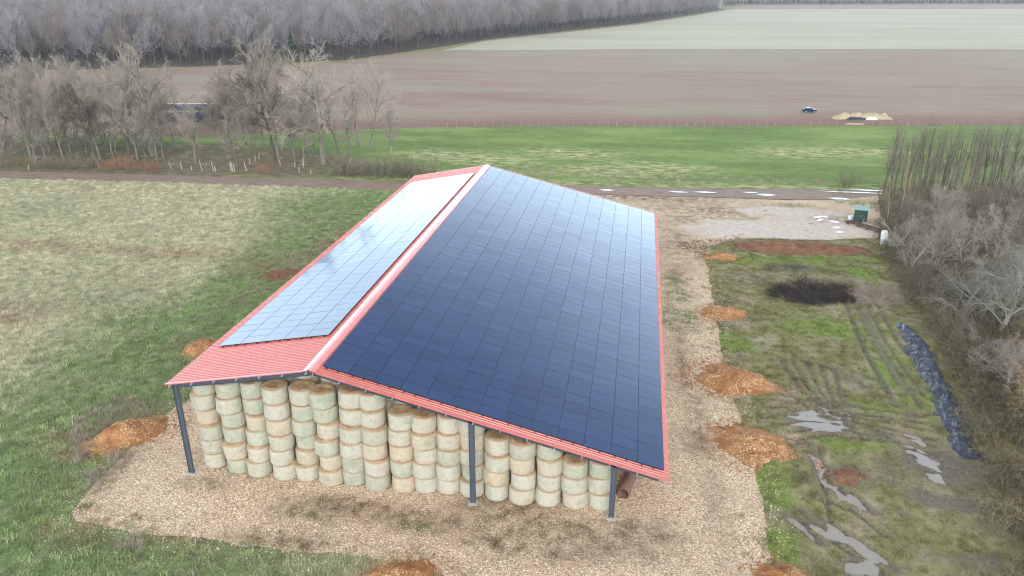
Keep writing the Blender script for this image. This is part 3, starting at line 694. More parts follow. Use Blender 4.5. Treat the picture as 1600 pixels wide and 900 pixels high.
# rusty tube on the gravel by the right post
tx, ty = g(973, 780); mb = MB(); n = 18; dirv = Vector((.55, 2.6, 0)); ln = 2.9; dirv.normalize(); sdv = Vector((dirv.y, -dirv.x, 0))
v = []
for (t, r) in ((0, .42), (0, .36), (.9, .36), (ln, .42)): v.append((t, r))
ringp = lambda t, r: [Vector((tx, ty, .45)) + dirv * t + (sdv * math.cos(6.283 * j / n) + Vector((0, 0, 1)) * math.sin(6.283 * j / n)) * r for j in range(n)]
rings = [ringp(ln, .36), ringp(0, .36), ringp(0, .42), ringp(ln, .42)]
mb.add([p for r in rings for p in r], [(i * n + j, i * n + (j + 1) % n, ((i + 1) % 4) * n + (j + 1) % n, ((i + 1) % 4) * n + j) for i in range(4) for j in range(n)])
tag(mb.build('steel_tube', M['rust'], None, True), 'rusty open steel tube lying on gravel beside the right post', 'tube')

# ------------------------------------------------------------------ earth mounds
CL = []
def mound(px, py, rx, ry, h, rot, label, mat='earth', seed=0, flat=.0):
    cx_, cy_ = g(px, py); n, m_ = 84, 26; v = []; c, s = math.cos(rot), math.sin(rot); mb = MB(); h *= 1.1
    for i in range(m_ + 1):
        q = i / m_
        for j in range(n):
            a = 2 * math.pi * j / n; ro = 1 + .30 * (float(fbm(2 + 1.6 * math.cos(a), 2 + 1.6 * math.sin(a), seed, 4)) - .5) * 2
            u = rx * q * ro * math.cos(a); w_ = ry * q * ro * math.sin(a); x = cx_ + c * u - s * w_; y = cy_ + s * u + c * w_
            pr_ = (1 - smooth(.0, 1., np.array(q))) if flat == 0 else (1 - smooth(flat, 1., np.array(q)))
            z = h * float(pr_) * (.45 + 1.1 * float(fbm(x * .8, y * .8, seed + 3, 4))) + (.36 * (float(fbm(x * 2.0, y * 2.0, seed + 5, 4)) - .5) + .10 * abs(float(vnoise(x * 6, y * 6, seed)) - .5)) * min(1, (1 - q) * 4)
            v.append((x, y, (z if q < .999 else -.03) + .045))
    f = [(i * n + j, (i + 1) * n + j, (i + 1) * n + (j + 1) % n, i * n + (j + 1) % n) for i in range(m_) for j in range(n)]
    CL.append((cx_, cy_, rx, ry, rot, mat)); mb.add(v, f); tag(mb.build('earth_mound', M[mat], None, True), label, 'earth mound', 'heaps of dug earth around the yard')
mound(197, 682, 3.6, 2.3, .9, .8, 'large bright orange earth heap beside the left post', seed=11)
mound(634, 915, 2.6, 2.2, .6, 0, 'orange earth heap at the bottom edge below the gravel', seed=12)
mound(1228, 912, 2.2, 1.8, .6, .2, 'orange earth heap at the bottom edge right of the gravel', seed=13)
mound(1185, 700, 3.7, 2.9, .7, -.25, 'pale orange stony heap nearest the big puddle', seed=14)
mound(1152, 596, 4.3, 3.2, .75, -.4, 'broad brown and orange heap with tyre marks', seed=15)
mound(1137, 491, 2.9, 2.3, .55, 0, 'small oval orange heap halfway up the yard edge', seed=16)
mound(1130, 404, 2.8, 2.0, .5, 0, 'orange stony heap at the left end of the brown bank', seed=17)
mound(1244, 391, 11.8, 3.4, .65, .06, 'long low brown earth bank across the rough ground', 'brown_earth', 18, .3)
mound(440, 430, 2.9, 2.4, .5, .6, 'reddish earth heap against the left side of the barn', 'brown_earth', 19)
mound(318, 545, 2.4, 2.2, .6, .8, 'brown earth heap behind the left front roof corner', 'earth', 20)
mound(1322, 748, 1.8, 1.5, .4, .4, 'small pinkish brown rubble heap among the ruts', 'brown_earth', 21)

# ------------------------------------------------------------------ black plastic sheet over a long clamp
pth = gp((1404, 507), (1420, 525), (1440, 560), (1462, 600), (1480, 640), (1494, 672), (1510, 705), (1522, 722)); wd = [.7, 1.15, 1.2, 1.15, 1.1, 1.0, 1.2, .7]
def lerp(a, b, t): return a + (b - a) * t
mb = MB(); nu, nv = 300, 44; v = []
for i in range(nu + 1):
    t = i / nu * (len(pth) - 1); k = min(int(t), len(pth) - 2); q = t - k; x = lerp(pth[k][0], pth[k + 1][0], q); y = lerp(pth[k][1], pth[k + 1][1], q); wv = lerp(wd[k], wd[k + 1], q)
    dx, dy = pth[k + 1][0] - pth[k][0], pth[k + 1][1] - pth[k][1]; l = math.hypot(dx, dy); nx, ny = -dy / l, dx / l
    for j in range(nv + 1):
        e = (j / nv * 2 - 1); xx = x + nx * e * wv * (1 + .35 * (float(vnoise(i * .08, e * 2, 5)) - .5)); yy = y + ny * e * wv
        hh = .16 * (1 - abs(e) ** 2.2) * min(1, i / 16, (nu - i) / 16)
        wx_, wy_ = xx + .5 * float(vnoise(xx * 1.2, yy * 1.2, 3)), yy + .5 * float(vnoise(xx * 1.2, yy * 1.2, 4))
        z = hh + .19 * abs(float(fbm(wx_ * 1.5, wy_ * .7, 7, 3)) - .5) * 2 * (.45 + .55 * (1 - abs(e))) - .14 * abs(float(vnoise(wx_ * 3.4, wy_ * 1.0, 9)) - .5) * 2 - .06 * abs(float(vnoise(wx_ * 6, wy_ * 2, 10)) - .5) * 2 + .1
        v.append((xx, yy, z + .10 if 0 < i < nu and 0 < j < nv else .05))
mb.add(v, [(i * (nv + 1) + j, (i + 1) * (nv + 1) + j, (i + 1) * (nv + 1) + j + 1, i * (nv + 1) + j + 1) for i in range(nu) for j in range(nv)])
tag(mb.build('plastic_sheet', M['tarp'], None, True), 'long crumpled black plastic sheet along the bramble edge', 'plastic sheet')

# ------------------------------------------------------------------ cabinet, debris by the thicket
bx, by = g(1343, 346); cab = empty('utility_cabinet', (bx, by, .03), R(-12)); tag(cab, 'dark green utility cabinet with pale sloping lid by the thicket', 'utility cabinet')
mb = MB(); mb.box((0, 0, .95), (1.75, 1.3, 1.8)); mb.build('body', M['cabinet'], cab)
mb = MB(); mb.add([(-1.02, -.85, 1.85), (1.02, -.85, 1.85), (1.02, .85, 2.05), (-1.02, .85, 2.05), (-1.02, -.85, 1.93), (1.02, -.85, 1.93), (1.02, .85, 2.13), (-1.02, .85, 2.13)], [(3, 2, 1, 0), (4, 5, 6, 7), (0, 1, 5, 4), (1, 2, 6, 5), (2, 3, 7, 6), (3, 0, 4, 7)]); mb.build('lid', M['cabinet_top'], cab)
for q in (-1, 1):
    mb = MB(); mb.box((q * .42, -.662, .95), (.8, .02, 1.6)); d_ = mb.build('door', M['cabinet'], cab)
    mb = MB(); mb.box((q * .08, -.685, .95), (.04, .03, .18)); mb.build('handle', M['galv'], d_)
mb = MB(); mb.box((0, 0, .06), (2.0, 1.5, .1)); mb.build('plinth', M['concrete'], cab)
bx, by = g(1330, 343); o = empty('white_box', (bx, by, .03), .3); tag(o, 'small white box on the ground left of the green cabinet', 'box')
mb = MB(); mb.box((0, 0, .24), (.72, .55, .48)); mb.build('body', M['white'], o); mb = MB(); mb.box((0, 0, .50), (.78, .6, .05)); mb.build('lid', M['white'], o)
def slatted(px, py, ln_, wd_, rz, label, nr=9):
    bx, by = g(px, py); o = empty('wooden_rack', (bx, by, .05), rz); tag(o, label, 'wooden rack', 'old timber racks by the thicket')
    for q in (-1, 1): mb = MB(); mb.box((0, q * wd_ / 2, .28), (ln_, .09, .16)); mb.build('rail', M['wood'], o)
    for k in range(nr): mb = MB(); mb.box((-ln_ / 2 + .15 + k * (ln_ - .3) / (nr - 1), 0, .40), (.10, wd_ + .1, .07)); mb.build('slat', M['wood'], o)
    for k in (-.42, 0, .42): mb = MB(); mb.box((k * ln_, 0, .1), (.1, wd_, .2)); mb.build('bearer', M['wood'], o)
slatted(1357, 359, 3.6, 1.0, R(-52), 'long dark slatted timber rack lying before the green cabinet', 10)
slatted(1333, 350, 2.2, .7, R(18), 'short dark slatted timber rack beside the white box', 6)
for k, (px, py, h) in enumerate(((1348, 351, 1.0), (1354, 353, .9))):
    bx, by = g(px, py); mb = MB(); mb.tube([(bx, by, 0), (bx + .05, by, h)], [.06, .05], 6); tag(mb.build('timber_stub', M['post_wood']), ('left' if k == 0 else 'right') + ' pale timber stub standing before the cabinet', 'stub')
# white board standing on edge, chamfered top
bx, by = g(1380, 384); mb = MB(); o = empty('white_board', (bx, by, .0), R(20)); tag(o, 'upright white board leaning at the thicket edge', 'board')
pf = [(-.42, 0), (.42, 0), (.5, .3), (.5, 1.6), (.3, 2.0), (-.3, 2.05), (-.5, 1.7)]
n = len(pf); mb.add([(x, -.06 - z * -.12, z + .03) for x, z in pf] + [(x, .06 + z * .12, z + .03) for x, z in pf], [tuple(range(n)), tuple(range(2 * n - 1, n - 1, -1))] + [(k, n + k, n + (k + 1) % n, (k + 1) % n) for k in range(n)])
mb.build('panel', M['white'], o); mb = MB(); mb.box((0, .22, .5), (.9, .06, .1)); mb.build('batten', M['white'], o)
for k, (px, py, l, wd_, rz) in enumerate(((1276, 341, 1.0, .45, .2), (1281, 345, .8, .4, .5), (1287, 340, 1.2, .3, -.6), (1304, 348, 1.3, .4, -.7), (1307, 357, 1.0, .35, -.2), (1312, 364, .8, .3, -.4))):
    bx, by = g(px, py); mb = MB(); hl, hw = l / 2, wd_ / 2
    pp = [(-hl, -hw * .7), (hl * .8, -hw), (hl, hw * .5), (hl * .2, hw), (-hl * .9, hw * .8)]; n = 5; c, s = math.cos(rz), math.sin(rz)
    mb.add([(bx + c * x - s * y, by + s * x + c * y, z + .08 * (x > 0)) for z in (.04, .16) for x, y in pp], [(4, 3, 2, 1, 0), (5, 6, 7, 8, 9)] + [(j, (j + 1) % n, n + (j + 1) % n, n + j) for j in range(n)])
    tag(mb.build('plaster_fragment', M['white']), 'broken white slab on the mud, %s from the left' % ordinal(k + 1), 'fragment', 'white fragments on the mud')

# ------------------------------------------------------------------ stack under black sheeting, straw heap, car in the field
sx0, sy0 = g(252, 190); sx1, sy1 = g(376, 190); L_ = math.hypot(sx1 - sx0, sy1 - sy0); rz = math.atan2(sy1 - sy0, sx1 - sx0)
st = empty('covered_stack', ((sx0 + sx1) / 2, (sy0 + sy1) / 2, 0), rz); tag(st, 'long straw stack under dark blue black sheeting behind the grove', 'covered stack')
mb = MB(); v = []; nu, sec = 60, [(-2.6, .3), (-2.55, 1.4), (-2.45, 2.6), (-1.9, 3.5), (-.9, 4.15), (0, 4.35), (.9, 4.15), (1.9, 3.5), (2.45, 2.6), (2.55, 1.4), (2.6, .3)]
for i in range(nu + 1):
    for (y, z) in sec: xx = -L_ / 2 + L_ * i / nu; nz = .25 * (float(fbm(xx * .7, y * .8 + z, 5, 3)) - .5); v.append((xx, y * (1 + nz * .2), z + nz))
k = len(sec); mb.add(v, [(i * k + j, (i + 1) * k + j, (i + 1) * k + j + 1, i * k + j + 1) for i in range(nu) for j in range(k - 1)]); mb.build('sheeting', M['tarp2'], st, True)
mb = MB(); mb.tube([(-L_ / 2 + L_ * q / 12, 0 + .1 * math.sin(q), 4.42) for q in range(13)], .09, 5); mb.build('ridge_rope', M['white'], st)
def sbale(x, y, z, d=(1.2, 2.4, 1.1)):
    mb = MB(); mb.box((x, y, z), d); return mb.build('straw_bale', M['ystraw'], st)
for xk in (L_ / 2 - .75, ):
    for zk in range(3):
        for yk in (-1.2, 1.2): sbale(xk + .3 * (zk % 2), yk * (1 - .1 * zk), .6 + 1.14 * zk)
sbale(L_ / 2 + 1.3, -.5, .6); sbale(L_ / 2 + 1.5, -.6, 1.75); sbale(L_ / 2 + 2.8, -.3, .6)
mb = MB(); mb.box((0, 0, 1.5), (L_ - 2.2, 4.6, 3.0)); mb.build('straw_core', M['ystraw'], st)

def heap(px0, px1, py, h, ry, mat, name, label, cat, seed, group=None):
    x0, y0 = g(px0, py); x1, y1 = g(px1, py); n, m_ = 48, 14; mb = MB(); v = []
    for i in range(n + 1):
        t = i / n; x = lerp(x0, x1, t); y = lerp(y0, y1, t) + ry
        for j in range(m_ + 1):
            e = j / m_ * 2 - 1; yy = y + e * ry * (1 - .2 * float(fbm(t * 9, 3, seed)))
            z = h * (1 - abs(e) ** 1.8) * min(1, t * 6, (1 - t) * 6) * (.25 + 1.2 * float(fbm(x * .9, yy * .9, seed + 2, 4)))
            v.append((x, yy, z if 0 < i < n and 0 < j < m_ else -.05))
    mb.add(v, [(i * (m_ + 1) + j, (i + 1) * (m_ + 1) + j, (i + 1) * (m_ + 1) + j + 1, i * (m_ + 1) + j + 1) for i in range(n) for j in range(m_)])
    return tag(mb.build(name, M[mat], None, True), label, cat, group)
heap(1303, 1398, 187, 1.5, 2.4, 'ystraw', 'straw_heap', 'collapsed pale straw heap in the ploughed field beyond the fence', 'straw heap', 31)
heap(1322, 1358, 187.5, .7, .7, 'tarp', 'fallen_sheet', 'black plastic slumped along the foot of the straw heap', 'plastic sheet', 32)
heap(1352, 1372, 187.6, .6, .6, 'white', 'white_sheet', 'white plastic slumped at the right of the black plastic', 'plastic sheet', 33)
heap(1322, 1352, 195, .35, .8, 'ystraw', 'loose_straw', 'low scatter of loose straw just behind the fence', 'loose straw', 34)
heap(380, 412, 189, 1.2, 1.0, 'ystraw', 'spilled_straw', 'loose straw spilled at the right end of the covered stack', 'loose straw', 35)

cx_, cy_ = g(1264, 175.5); car = empty('parked_car', (cx_, cy_, 0), R(8)); car.scale = (.88, .88, .88); tag(car, 'small dark blue car parked in the ploughed field', 'car')
prof = [(-1.95, .35), (1.95, .35), (2.0, .75), (1.75, .95), (.95, 1.02), (.35, 1.48), (-1.1, 1.5), (-1.75, 1.05), (-2.0, .95)]
mb = MB(); n = len(prof); hw = .86
sec = [(x, -hw * (1 if z < 1.1 else .8), z) for x, z in prof] + [(x, hw * (1 if z < 1.1 else .8), z) for x, z in prof]
mb.add(sec, [tuple(range(n)), tuple(range(2 * n - 1, n - 1, -1))] + [(k, n + k, n + (k + 1) % n, (k + 1) % n) for k in range(n)]); mb.build('body', M['carpaint'], car)
for sgn in (-1, 1):
    mb = MB(); mb.add([(.7, sgn * .83, 1.06), (.28, sgn * .74, 1.42), (-1.0, sgn * .74, 1.44), (-1.5, sgn * .83, 1.08)], [(0, 1, 2, 3) if sgn > 0 else (3, 2, 1, 0)]); mb.build('side_window', M['carglass'], car)
    for x in (-1.25, 1.25):
        mb = MB(); mb.tube([(x, sgn * .72, .32), (x, sgn * .92, .32)], .32, 14); wh = mb.build('wheel', M['dark'], car)
        mb = MB(); mb.tube([(x, sgn * .925, .32), (x, sgn * .935, .32)], .18, 12); mb.build('rim', M['galv'], wh)
    mb = MB(); mb.box((1.93, sgn * .6, .78), (.12, .3, .14)); mb.build('headlight', M['lamp'], car)
mb = MB(); mb.add([(.93, -.72, 1.05), (.93, .72, 1.05), (.40, .62, 1.45), (.40, -.62, 1.45)], [(0, 1, 2, 3)]); mb.build('windscreen', M['carglass'], car)

# ------------------------------------------------------------------ fences and stakes
def fence(path, spacing, h, label, wires=(.45, .8, 1.1), r=.06, seed=1):
    rr = random.Random(seed); o = empty('wire_fence', (*path[0], 0)); tag(o, label, 'fence'); P0 = Vector((*path[0], 0)); pts = []
    for (x0, y0), (x1, y1) in zip(path[:-1], path[1:]):
        l = math.hypot(x1 - x0, y1 - y0); k = max(1, round(l / spacing))
        pts += [(lerp(x0, x1, j / k), lerp(y0, y1, j / k)) for j in range(k)]
    pts.append(path[-1]); mb = MB(); mb.tube([(0, 0, -.1), (0, 0, h * .6), (0, 0, h)], [r, r, r * .85], 6); me = mb.mesh('fence_post', M['post_wood'])
    for (x, y) in pts:
        p = link('fence_post', me, o); p.location = (x - P0.x, y - P0.y, 0); p.rotation_euler = (rr.gauss(0, .06), rr.gauss(0, .06), rr.uniform(0, 6)); s = rr.uniform(.8, 1.25); p.scale = (1, 1, s)
    for z in wires: mb = MB(); mb.tube([(x - P0.x, y - P0.y, z) for x, y in pts], .008, 3); mb.build('wire', M['wire'], o)
fence(gp((560, 203.5), (640, 200.5), (800, 198.5), (1100, 198.5), (1390, 197.5), (1560, 197)), 2.15, 1.35, 'long wire fence on wooden posts between pasture and ploughed field', r=.075)
fence(gp((860, 288), (1000, 291), (1120, 292.5), (1250, 293), (1375, 294)), 6.5, 1.2, 'sparse wire fence along the far side of the track', r=.055, seed=4)
stakes = [(268, 264.5), (284, 266), (300, 267), (316, 267), (334, 268), (337, 269), (361, 268), (364, 269), (367, 269), (383, 262), (385, 268), (391, 258), (399, 253.5), (405, 250), (438, 259), (461, 262), (474, 262), (468, 270), (486, 272), (517, 270), (548, 258), (45, 265.5), (155, 263), (610, 243)]
mb = MB(); mb.tube([(0, 0, 0), (0, 0, .7), (0, 0, 1.0)], [.085, .08, .075], 8); gme = mb.mesh('tree_guard', M['guard'])
mb = MB(); mb.tube([(.1, 0, 0), (.1, 0, 1.2)], [.03, .025], 5); sme = mb.mesh('stake', M['post_wood'])
for i, (px, py) in enumerate(sorted(stakes)):
    x, y = g(px, py); o = link('tree_guard', gme); o.location = (x, y, 0.03); o.rotation_euler = (random.gauss(0, .07), random.gauss(0, .07), random.uniform(0, 6)); o.scale = (1, 1, random.uniform(.8, 1.9)); link('stake', sme, o)
    tag(o, 'pale tree guard on the verge beyond the track, %s from the left' % ordinal(i + 1), 'tree guard', 'tree guards beyond the track')
# ------------------------------------------------------------------ scattered ground cover (nobody could count it)
def proto_collection(name, objs):
    c = bpy.data.collections.new(name)
    for o in objs:
        for k in list(o.users_collection): k.objects.unlink(o)
        c.objects.link(o)
    return c


def scatter(name, mesh, coll, density, smin, smax, seed, label, cat_kind='stuff', mask=None, tilt=.12, carry=()):
    o = link(name, mesh); o['kind'] = cat_kind; o['label'] = label
    ng = bpy.data.node_groups.new(name, 'GeometryNodeTree')
    ng.interface.new_socket('Geometry', in_out='INPUT', socket_type='NodeSocketGeometry'); ng.interface.new_socket('Geometry', in_out='OUTPUT', socket_type='NodeSocketGeometry')
    N = ng.nodes.new; K = ng.links.new
    gi, go = N('NodeGroupInput'), N('NodeGroupOutput'); dp = N('GeometryNodeDistributePointsOnFaces'); dp.inputs['Density'].default_value = density; dp.inputs['Seed'].default_value = seed
    if mask:
        na = N('GeometryNodeInputNamedAttribute'); na.data_type = 'FLOAT'; na.inputs['Name'].default_value = mask
        mu = N('ShaderNodeMath'); mu.operation = 'MULTIPLY'; mu.inputs[1].default_value = density; K(na.outputs['Attribute'], mu.inputs[0]); K(mu.outputs[0], dp.inputs['Density'])
    ci = N('GeometryNodeCollectionInfo'); ci.inputs['Collection'].default_value = coll; ci.inputs['Separate Children'].default_value = True; ci.inputs['Reset Children'].default_value = True
    ip = N('GeometryNodeInstanceOnPoints'); ip.inputs['Pick Instance'].default_value = True
    rv = N('FunctionNodeRandomValue'); rv.data_type = 'FLOAT_VECTOR'; rv.inputs[0].default_value = (-tilt, -tilt, 0); rv.inputs[1].default_value = (tilt, tilt, 6.283); rv.inputs['Seed'].default_value = seed + 1
    rs = N('FunctionNodeRandomValue'); rs.data_type = 'FLOAT'; rs.inputs[2].default_value = smin; rs.inputs[3].default_value = smax; rs.inputs['Seed'].default_value = seed + 2
    K(gi.outputs[0], dp.inputs['Mesh']); K(dp.outputs['Points'], ip.inputs['Points']); K(ci.outputs[0], ip.inputs['Instance'])
    K(rv.outputs[0], ip.inputs['Rotation']); K(rs.outputs[1], ip.inputs['Scale']); K(ip.outputs[0], go.inputs[0])
    md = o.modifiers.new('scatter', 'NODES'); md.node_group = ng
    return o


def region(name, poly, z=0.0, spacing=3.0, attrs=None):
    o = sheet(name, poly, z, spacing, M['litter'], .2, .3, attrs); me = o.data; bpy.data.objects.remove(o); return me


def clump(name, seed, n, spread, h, wdt, lean, mat, bend=.4):
    """a tuft of bent blades"""
    r = np.random.default_rng(seed); mb = MB()
    for _ in range(n):
        a = r.uniform(0, 6.283); q = spread * math.sqrt(r.uniform()); b = r.uniform(0, 6.283); hh = h * r.uniform(.45, 1.1); le = lean * r.uniform(.3, 1.2)
        p = Vector((q * math.cos(a), q * math.sin(a), -.02)); d = Vector((math.cos(b), math.sin(b), 0)); s = Vector((-math.sin(b), math.cos(b), 0)) * wdt * r.uniform(.6, 1.3)
        m1 = p + d * le * hh * .4 + Vector((0, 0, hh * .65)); e = p + d * le * hh * (1 + bend) + Vector((0, 0, hh))
        mb.add([p - s, p + s, m1 + s * .7, m1 - s * .7, e], [(0, 1, 2, 3), (3, 2, 4)])
    return bpy.data.objects.new(name, mb.mesh(name, mat))


def stone(name, seed):
    r = np.random.default_rng(seed); bm = bmesh.new(); bmesh.ops.create_icosphere(bm, subdivisions=1, radius=1)
    k = r.uniform(.7, 1.2, 3)
    for v in bm.verts: v.co = Vector((v.co.x * k[0], v.co.y * k[1], v.co.z * .6 * k[2])) * r.uniform(.8, 1.15)
    me = bpy.data.meshes.new(name); bm.to_mesh(me); bm.free(); me.materials.append(M['stone']); return bpy.data.objects.new(name, me)


c_tuft = proto_collection('tufts', [clump('tuft', 100 + k, 34, .34, .26, .011, .8, M['tuft']) for k in range(5)])
c_rtuft = proto_collection('mosses', [clump('moss', 120 + k, 30, .3, .16, .013, .9, M['rtuft']) for k in range(4)])
c_dry = proto_collection('dry_weeds', [clump('weed', 140 + k, 46, .4, .55, .010, .7, M['dry']) for k in range(3)])
c_stone = proto_collection('stones', [stone('stone', k) for k in range(5)])
# grass on the left field, thinner with distance
fm = left_field.data.copy(); xy = np.array([v.co[:2] for v in fm.vertices]); dist = np.hypot(xy[:, 0] - CAM_X, xy[:, 1] - CAM_Y)
dn = (~inside(xy[:, 0], xy[:, 1], yard_rim_poly)) * np.clip(1.25 - dist / 150, .35, 1) * ((xy[:, 0] > -105)).astype(float) * (.55 + .9 * fbm(xy[:, 0] * .4, xy[:, 1] * .4, 66))
a = fm.attributes.new('dens', 'FLOAT', 'POINT'); a.data.foreach_set('value', dn.astype(np.float32))
a = fm.attributes.new('pale', 'FLOAT', 'POINT'); a.data.foreach_set('value', (dn * np.clip(1.05 - f_green(xy[:, 0], xy[:, 1]), .12, 1)).astype(np.float32))
scatter('field_grass', fm, c_tuft, 6.5, .55, 1.35, 5, 'rough grass tufts over the left field', mask='dens')
scatter('field_stalks', fm, proto_collection('stalks', [clump('stalk', 180 + k, 16, .3, .42, .008, .8, M['stalk']) for k in range(3)]), 1.6, .6, 1.3, 55, 'pale dead stalks standing in the left field', mask='pale')
ym = yard.data.copy(); xy = np.array([v.co[:2] for v in ym.vertices]); under = (xy[:, 0] > -9.5) & (xy[:, 0] < 19) & (xy[:, 1] > 1.5) & (xy[:, 1] < 58)
dn = np.where(under, 0, np.clip(1.3 - np.hypot(xy[:, 0] - CAM_X, xy[:, 1] - CAM_Y) / 90, .12, 1))
a = ym.attributes.new('dens', 'FLOAT', 'POINT'); a.data.foreach_set('value', dn.astype(np.float32))
scatter('gravel', ym, c_stone, 70., .02, .064, 6, 'loose pale stones of the gravel yard', mask='dens', tilt=.6)
ed = np.minimum(line_dist(xy[:, 0], xy[:, 1], yard_rim), line_dist(xy[:, 0], xy[:, 1], YR)); a = ym.attributes.new('rim', 'FLOAT', 'POINT'); a.data.foreach_set('value', ((1 - smooth(.2, 1.8, ed)) * smooth(.35, .7, fbm(xy[:, 0] * .8, xy[:, 1] * .8, 15)) + .10 * smooth(.55, .75, fbm(xy[:, 0] * .3, xy[:, 1] * .3, 16))).astype(np.float32) * ~under)
scatter('yard_weeds', ym, c_rtuft, 5., .5, 1.3, 61, 'weeds creeping over the rim of the gravel', mask='rim')
for src_, nm_ in ((left_field, yard_rim), (rough_ground, YR)):
    sm_ = src_.data.copy(); q_ = np.array([v.co[:2] for v in sm_.vertices]); a = sm_.attributes.new('rim', 'FLOAT', 'POINT'); a.data.foreach_set('value', ((1 - smooth(.1, 2.4, line_dist(q_[:, 0], q_[:, 1], nm_) + 1.5 * (fbm(q_[:, 0] * .7, q_[:, 1] * .7, 18) - .4))) * (q_[:, 1] < 62)).astype(np.float32))
    scatter('strewn_gravel', sm_, c_stone, 26., .02, .07, 62, 'stones strewn past the rim of the gravel', mask='rim', tilt=.6)
rm = rough_ground.data.copy(); xy = np.array([v.co[:2] for v in rm.vertices]); wet = f_wet(xy[:, 0], xy[:, 1]); chr_ = f_char(xy[:, 0], xy[:, 1])
a = rm.attributes.new('dens', 'FLOAT', 'POINT'); a.data.foreach_set('value', ((~inside(xy[:, 0], xy[:, 1], yard_poly)) * np.clip(1 - 1.3 * wet - chr_, 0, 1) * (xy[:, 0] < 62) * (.3 + 1.2 * fbm(xy[:, 0] * .6, xy[:, 1] * .6, 67))).astype(np.float32))
scatter('moss_grass', rm, c_rtuft, 6.5, .6, 1.4, 7, 'short mossy grass over the rough ground', mask='dens')
# clods crumbled off the heaps
for mt_ in ('earth', 'brown_earth'):
    mb = MB()
    for (cx_, cy_, rx, ry, rot, mat) in CL:
        if mat != mt_: continue
        c, s = math.cos(rot), math.sin(rot); n = 40; k0, k1 = .80, 1.32
        ring = [[(cx_ + k * (c * rx * math.cos(6.2832 * j / n) - s * ry * math.sin(6.2832 * j / n)), cy_ + k * (s * rx * math.cos(6.2832 * j / n) + c * ry * math.sin(6.2832 * j / n)), .09) for j in range(n)] for k in (k0, k1)]
        mb.add(ring[0] + ring[1], [(j, n + j, n + (j + 1) % n, (j + 1) % n) for j in range(n)])
    so_ = []
    for k in range(3):
        o = stone('clod', 50 + k); o.data.materials[0] = M[mt_]; so_.append(o)
    scatter('earth_clods', mb.mesh('earth_clods', M[mt_]), proto_collection('clods_' + mt_, so_), 10., .03, .11, 71, 'loose clods crumbled off the earth heaps', tilt=.6)
# dry weeds round heaps and edges
def weeds(name, poly, dens, label, smin=.6, smax=1.2, seed=1, coll=None):
    scatter(name, region(name, poly, .03, 1.0), coll or c_dry, dens, smin, smax, seed, label)
weeds('dry_weeds', gp((140, 640), (185, 625), (250, 632), (240, 660), (170, 668), (160, 700), (120, 730), (110, 690)), 3.2, 'greyish dead weeds around the left orange heap', seed=11)
weeds('dry_weeds', gp((190, 700), (215, 720), (165, 760), (135, 780), (140, 740)), 3., 'dead weeds along the left gravel edge', .6, 1.1, 12)
weeds('dry_weeds', gp((290, 560), (330, 520), (520, 385), (470, 395), (300, 505), (250, 560)), 1.2, 'dead weeds along the left side of the barn', .5, 1., 13)
weeds('dry_weeds', gp((180, 845), (215, 838), (230, 862), (190, 868)), 4, 'pale dead weed clump below the gravel corner', .6, 1.2, 14)
weeds('dry_weeds', gp((1330, 455), (1400, 445), (1415, 480), (1340, 482)), 4.5, 'pale dead weeds right of the burnt patch', .8, 1.4, 15)
weeds('dry_weeds', gp((1190, 515), (1330, 500), (1360, 600), (1330, 625), (1230, 600)), 1.6, 'scattered dead weeds on the rough ground', .25, .55, 16)
weeds('dry_weeds', gp((640, 284), (640, 262), (900, 262), (1340, 284), (1340, 293), (1000, 289)), .25, 'pale dead grass along the pasture edge', .7, 1.4, 17)

# ------------------------------------------------------------------ bare trees
def grow(mbs, r, start, d, length, rad, lev, prm):
    """one branch and, recursively, its children; mbs[0] trunk wood, mbs[1] crown"""
    ns, sides = prm['seg'][lev], prm['sides'][lev]; pts = [start.copy()]; rads = [rad]; p = start.copy(); d = d.normalized(); last = lev == prm['levels']
    dirs = [d.copy()]
    for i in range(ns):
        d = (d + Vector(r.normal(0, prm['wob'][lev], 3)) + Vector((0, 0, prm['up'][lev]))).normalized(); p = p + d * (length / ns); pts.append(p.copy()); dirs.append(d.copy())
        rads.append(rad * (1 - (i + 1) / ns * (1 - prm['taper'][lev])))
    if last: rads[-1] = 0
    mbs[0 if lev <= prm.get('wood', 0) else 1].tube(pts, rads, sides, 0, False)
    if last: return
    k = prm['kids'][lev]; k = max(1, int(k * r.uniform(.8, 1.2)))
    for j in range(k):
        t = prm['from'][lev] + (1 - prm['from'][lev]) * ((j + r.uniform(.1, .9)) / k); f = t * ns; i = min(int(f), ns - 1); q = pts[i].lerp(pts[i + 1], f - i)
        ax = dirs[i + 1]; ph = r.uniform(0, 6.283) if lev else j * 2.4 + r.uniform(-.4, .4); an = R(prm['ang'][lev]) * r.uniform(.65, 1.3)
        if lev == 0: an *= (1.15 - .55 * t)
        u = ax.cross(Vector((.3, .9, .2))).normalized(); v = ax.cross(u); nd = ax * math.cos(an) + (u * math.cos(ph) + v * math.sin(ph)) * math.sin(an)
        l2 = length * prm['len'][lev] * r.uniform(.7, 1.2) * (1 - .45 * max(0, (t - prm['from'][lev])) if lev else (1.1 - .5 * t))
        r2 = min(rads[min(i + 1, ns)] * .8, rad * prm['rr'][lev]) * r.uniform(.8, 1.1)
        grow(mbs, r, q, nd, l2, max(r2, prm['rmin'][lev + 1]), lev + 1, prm)


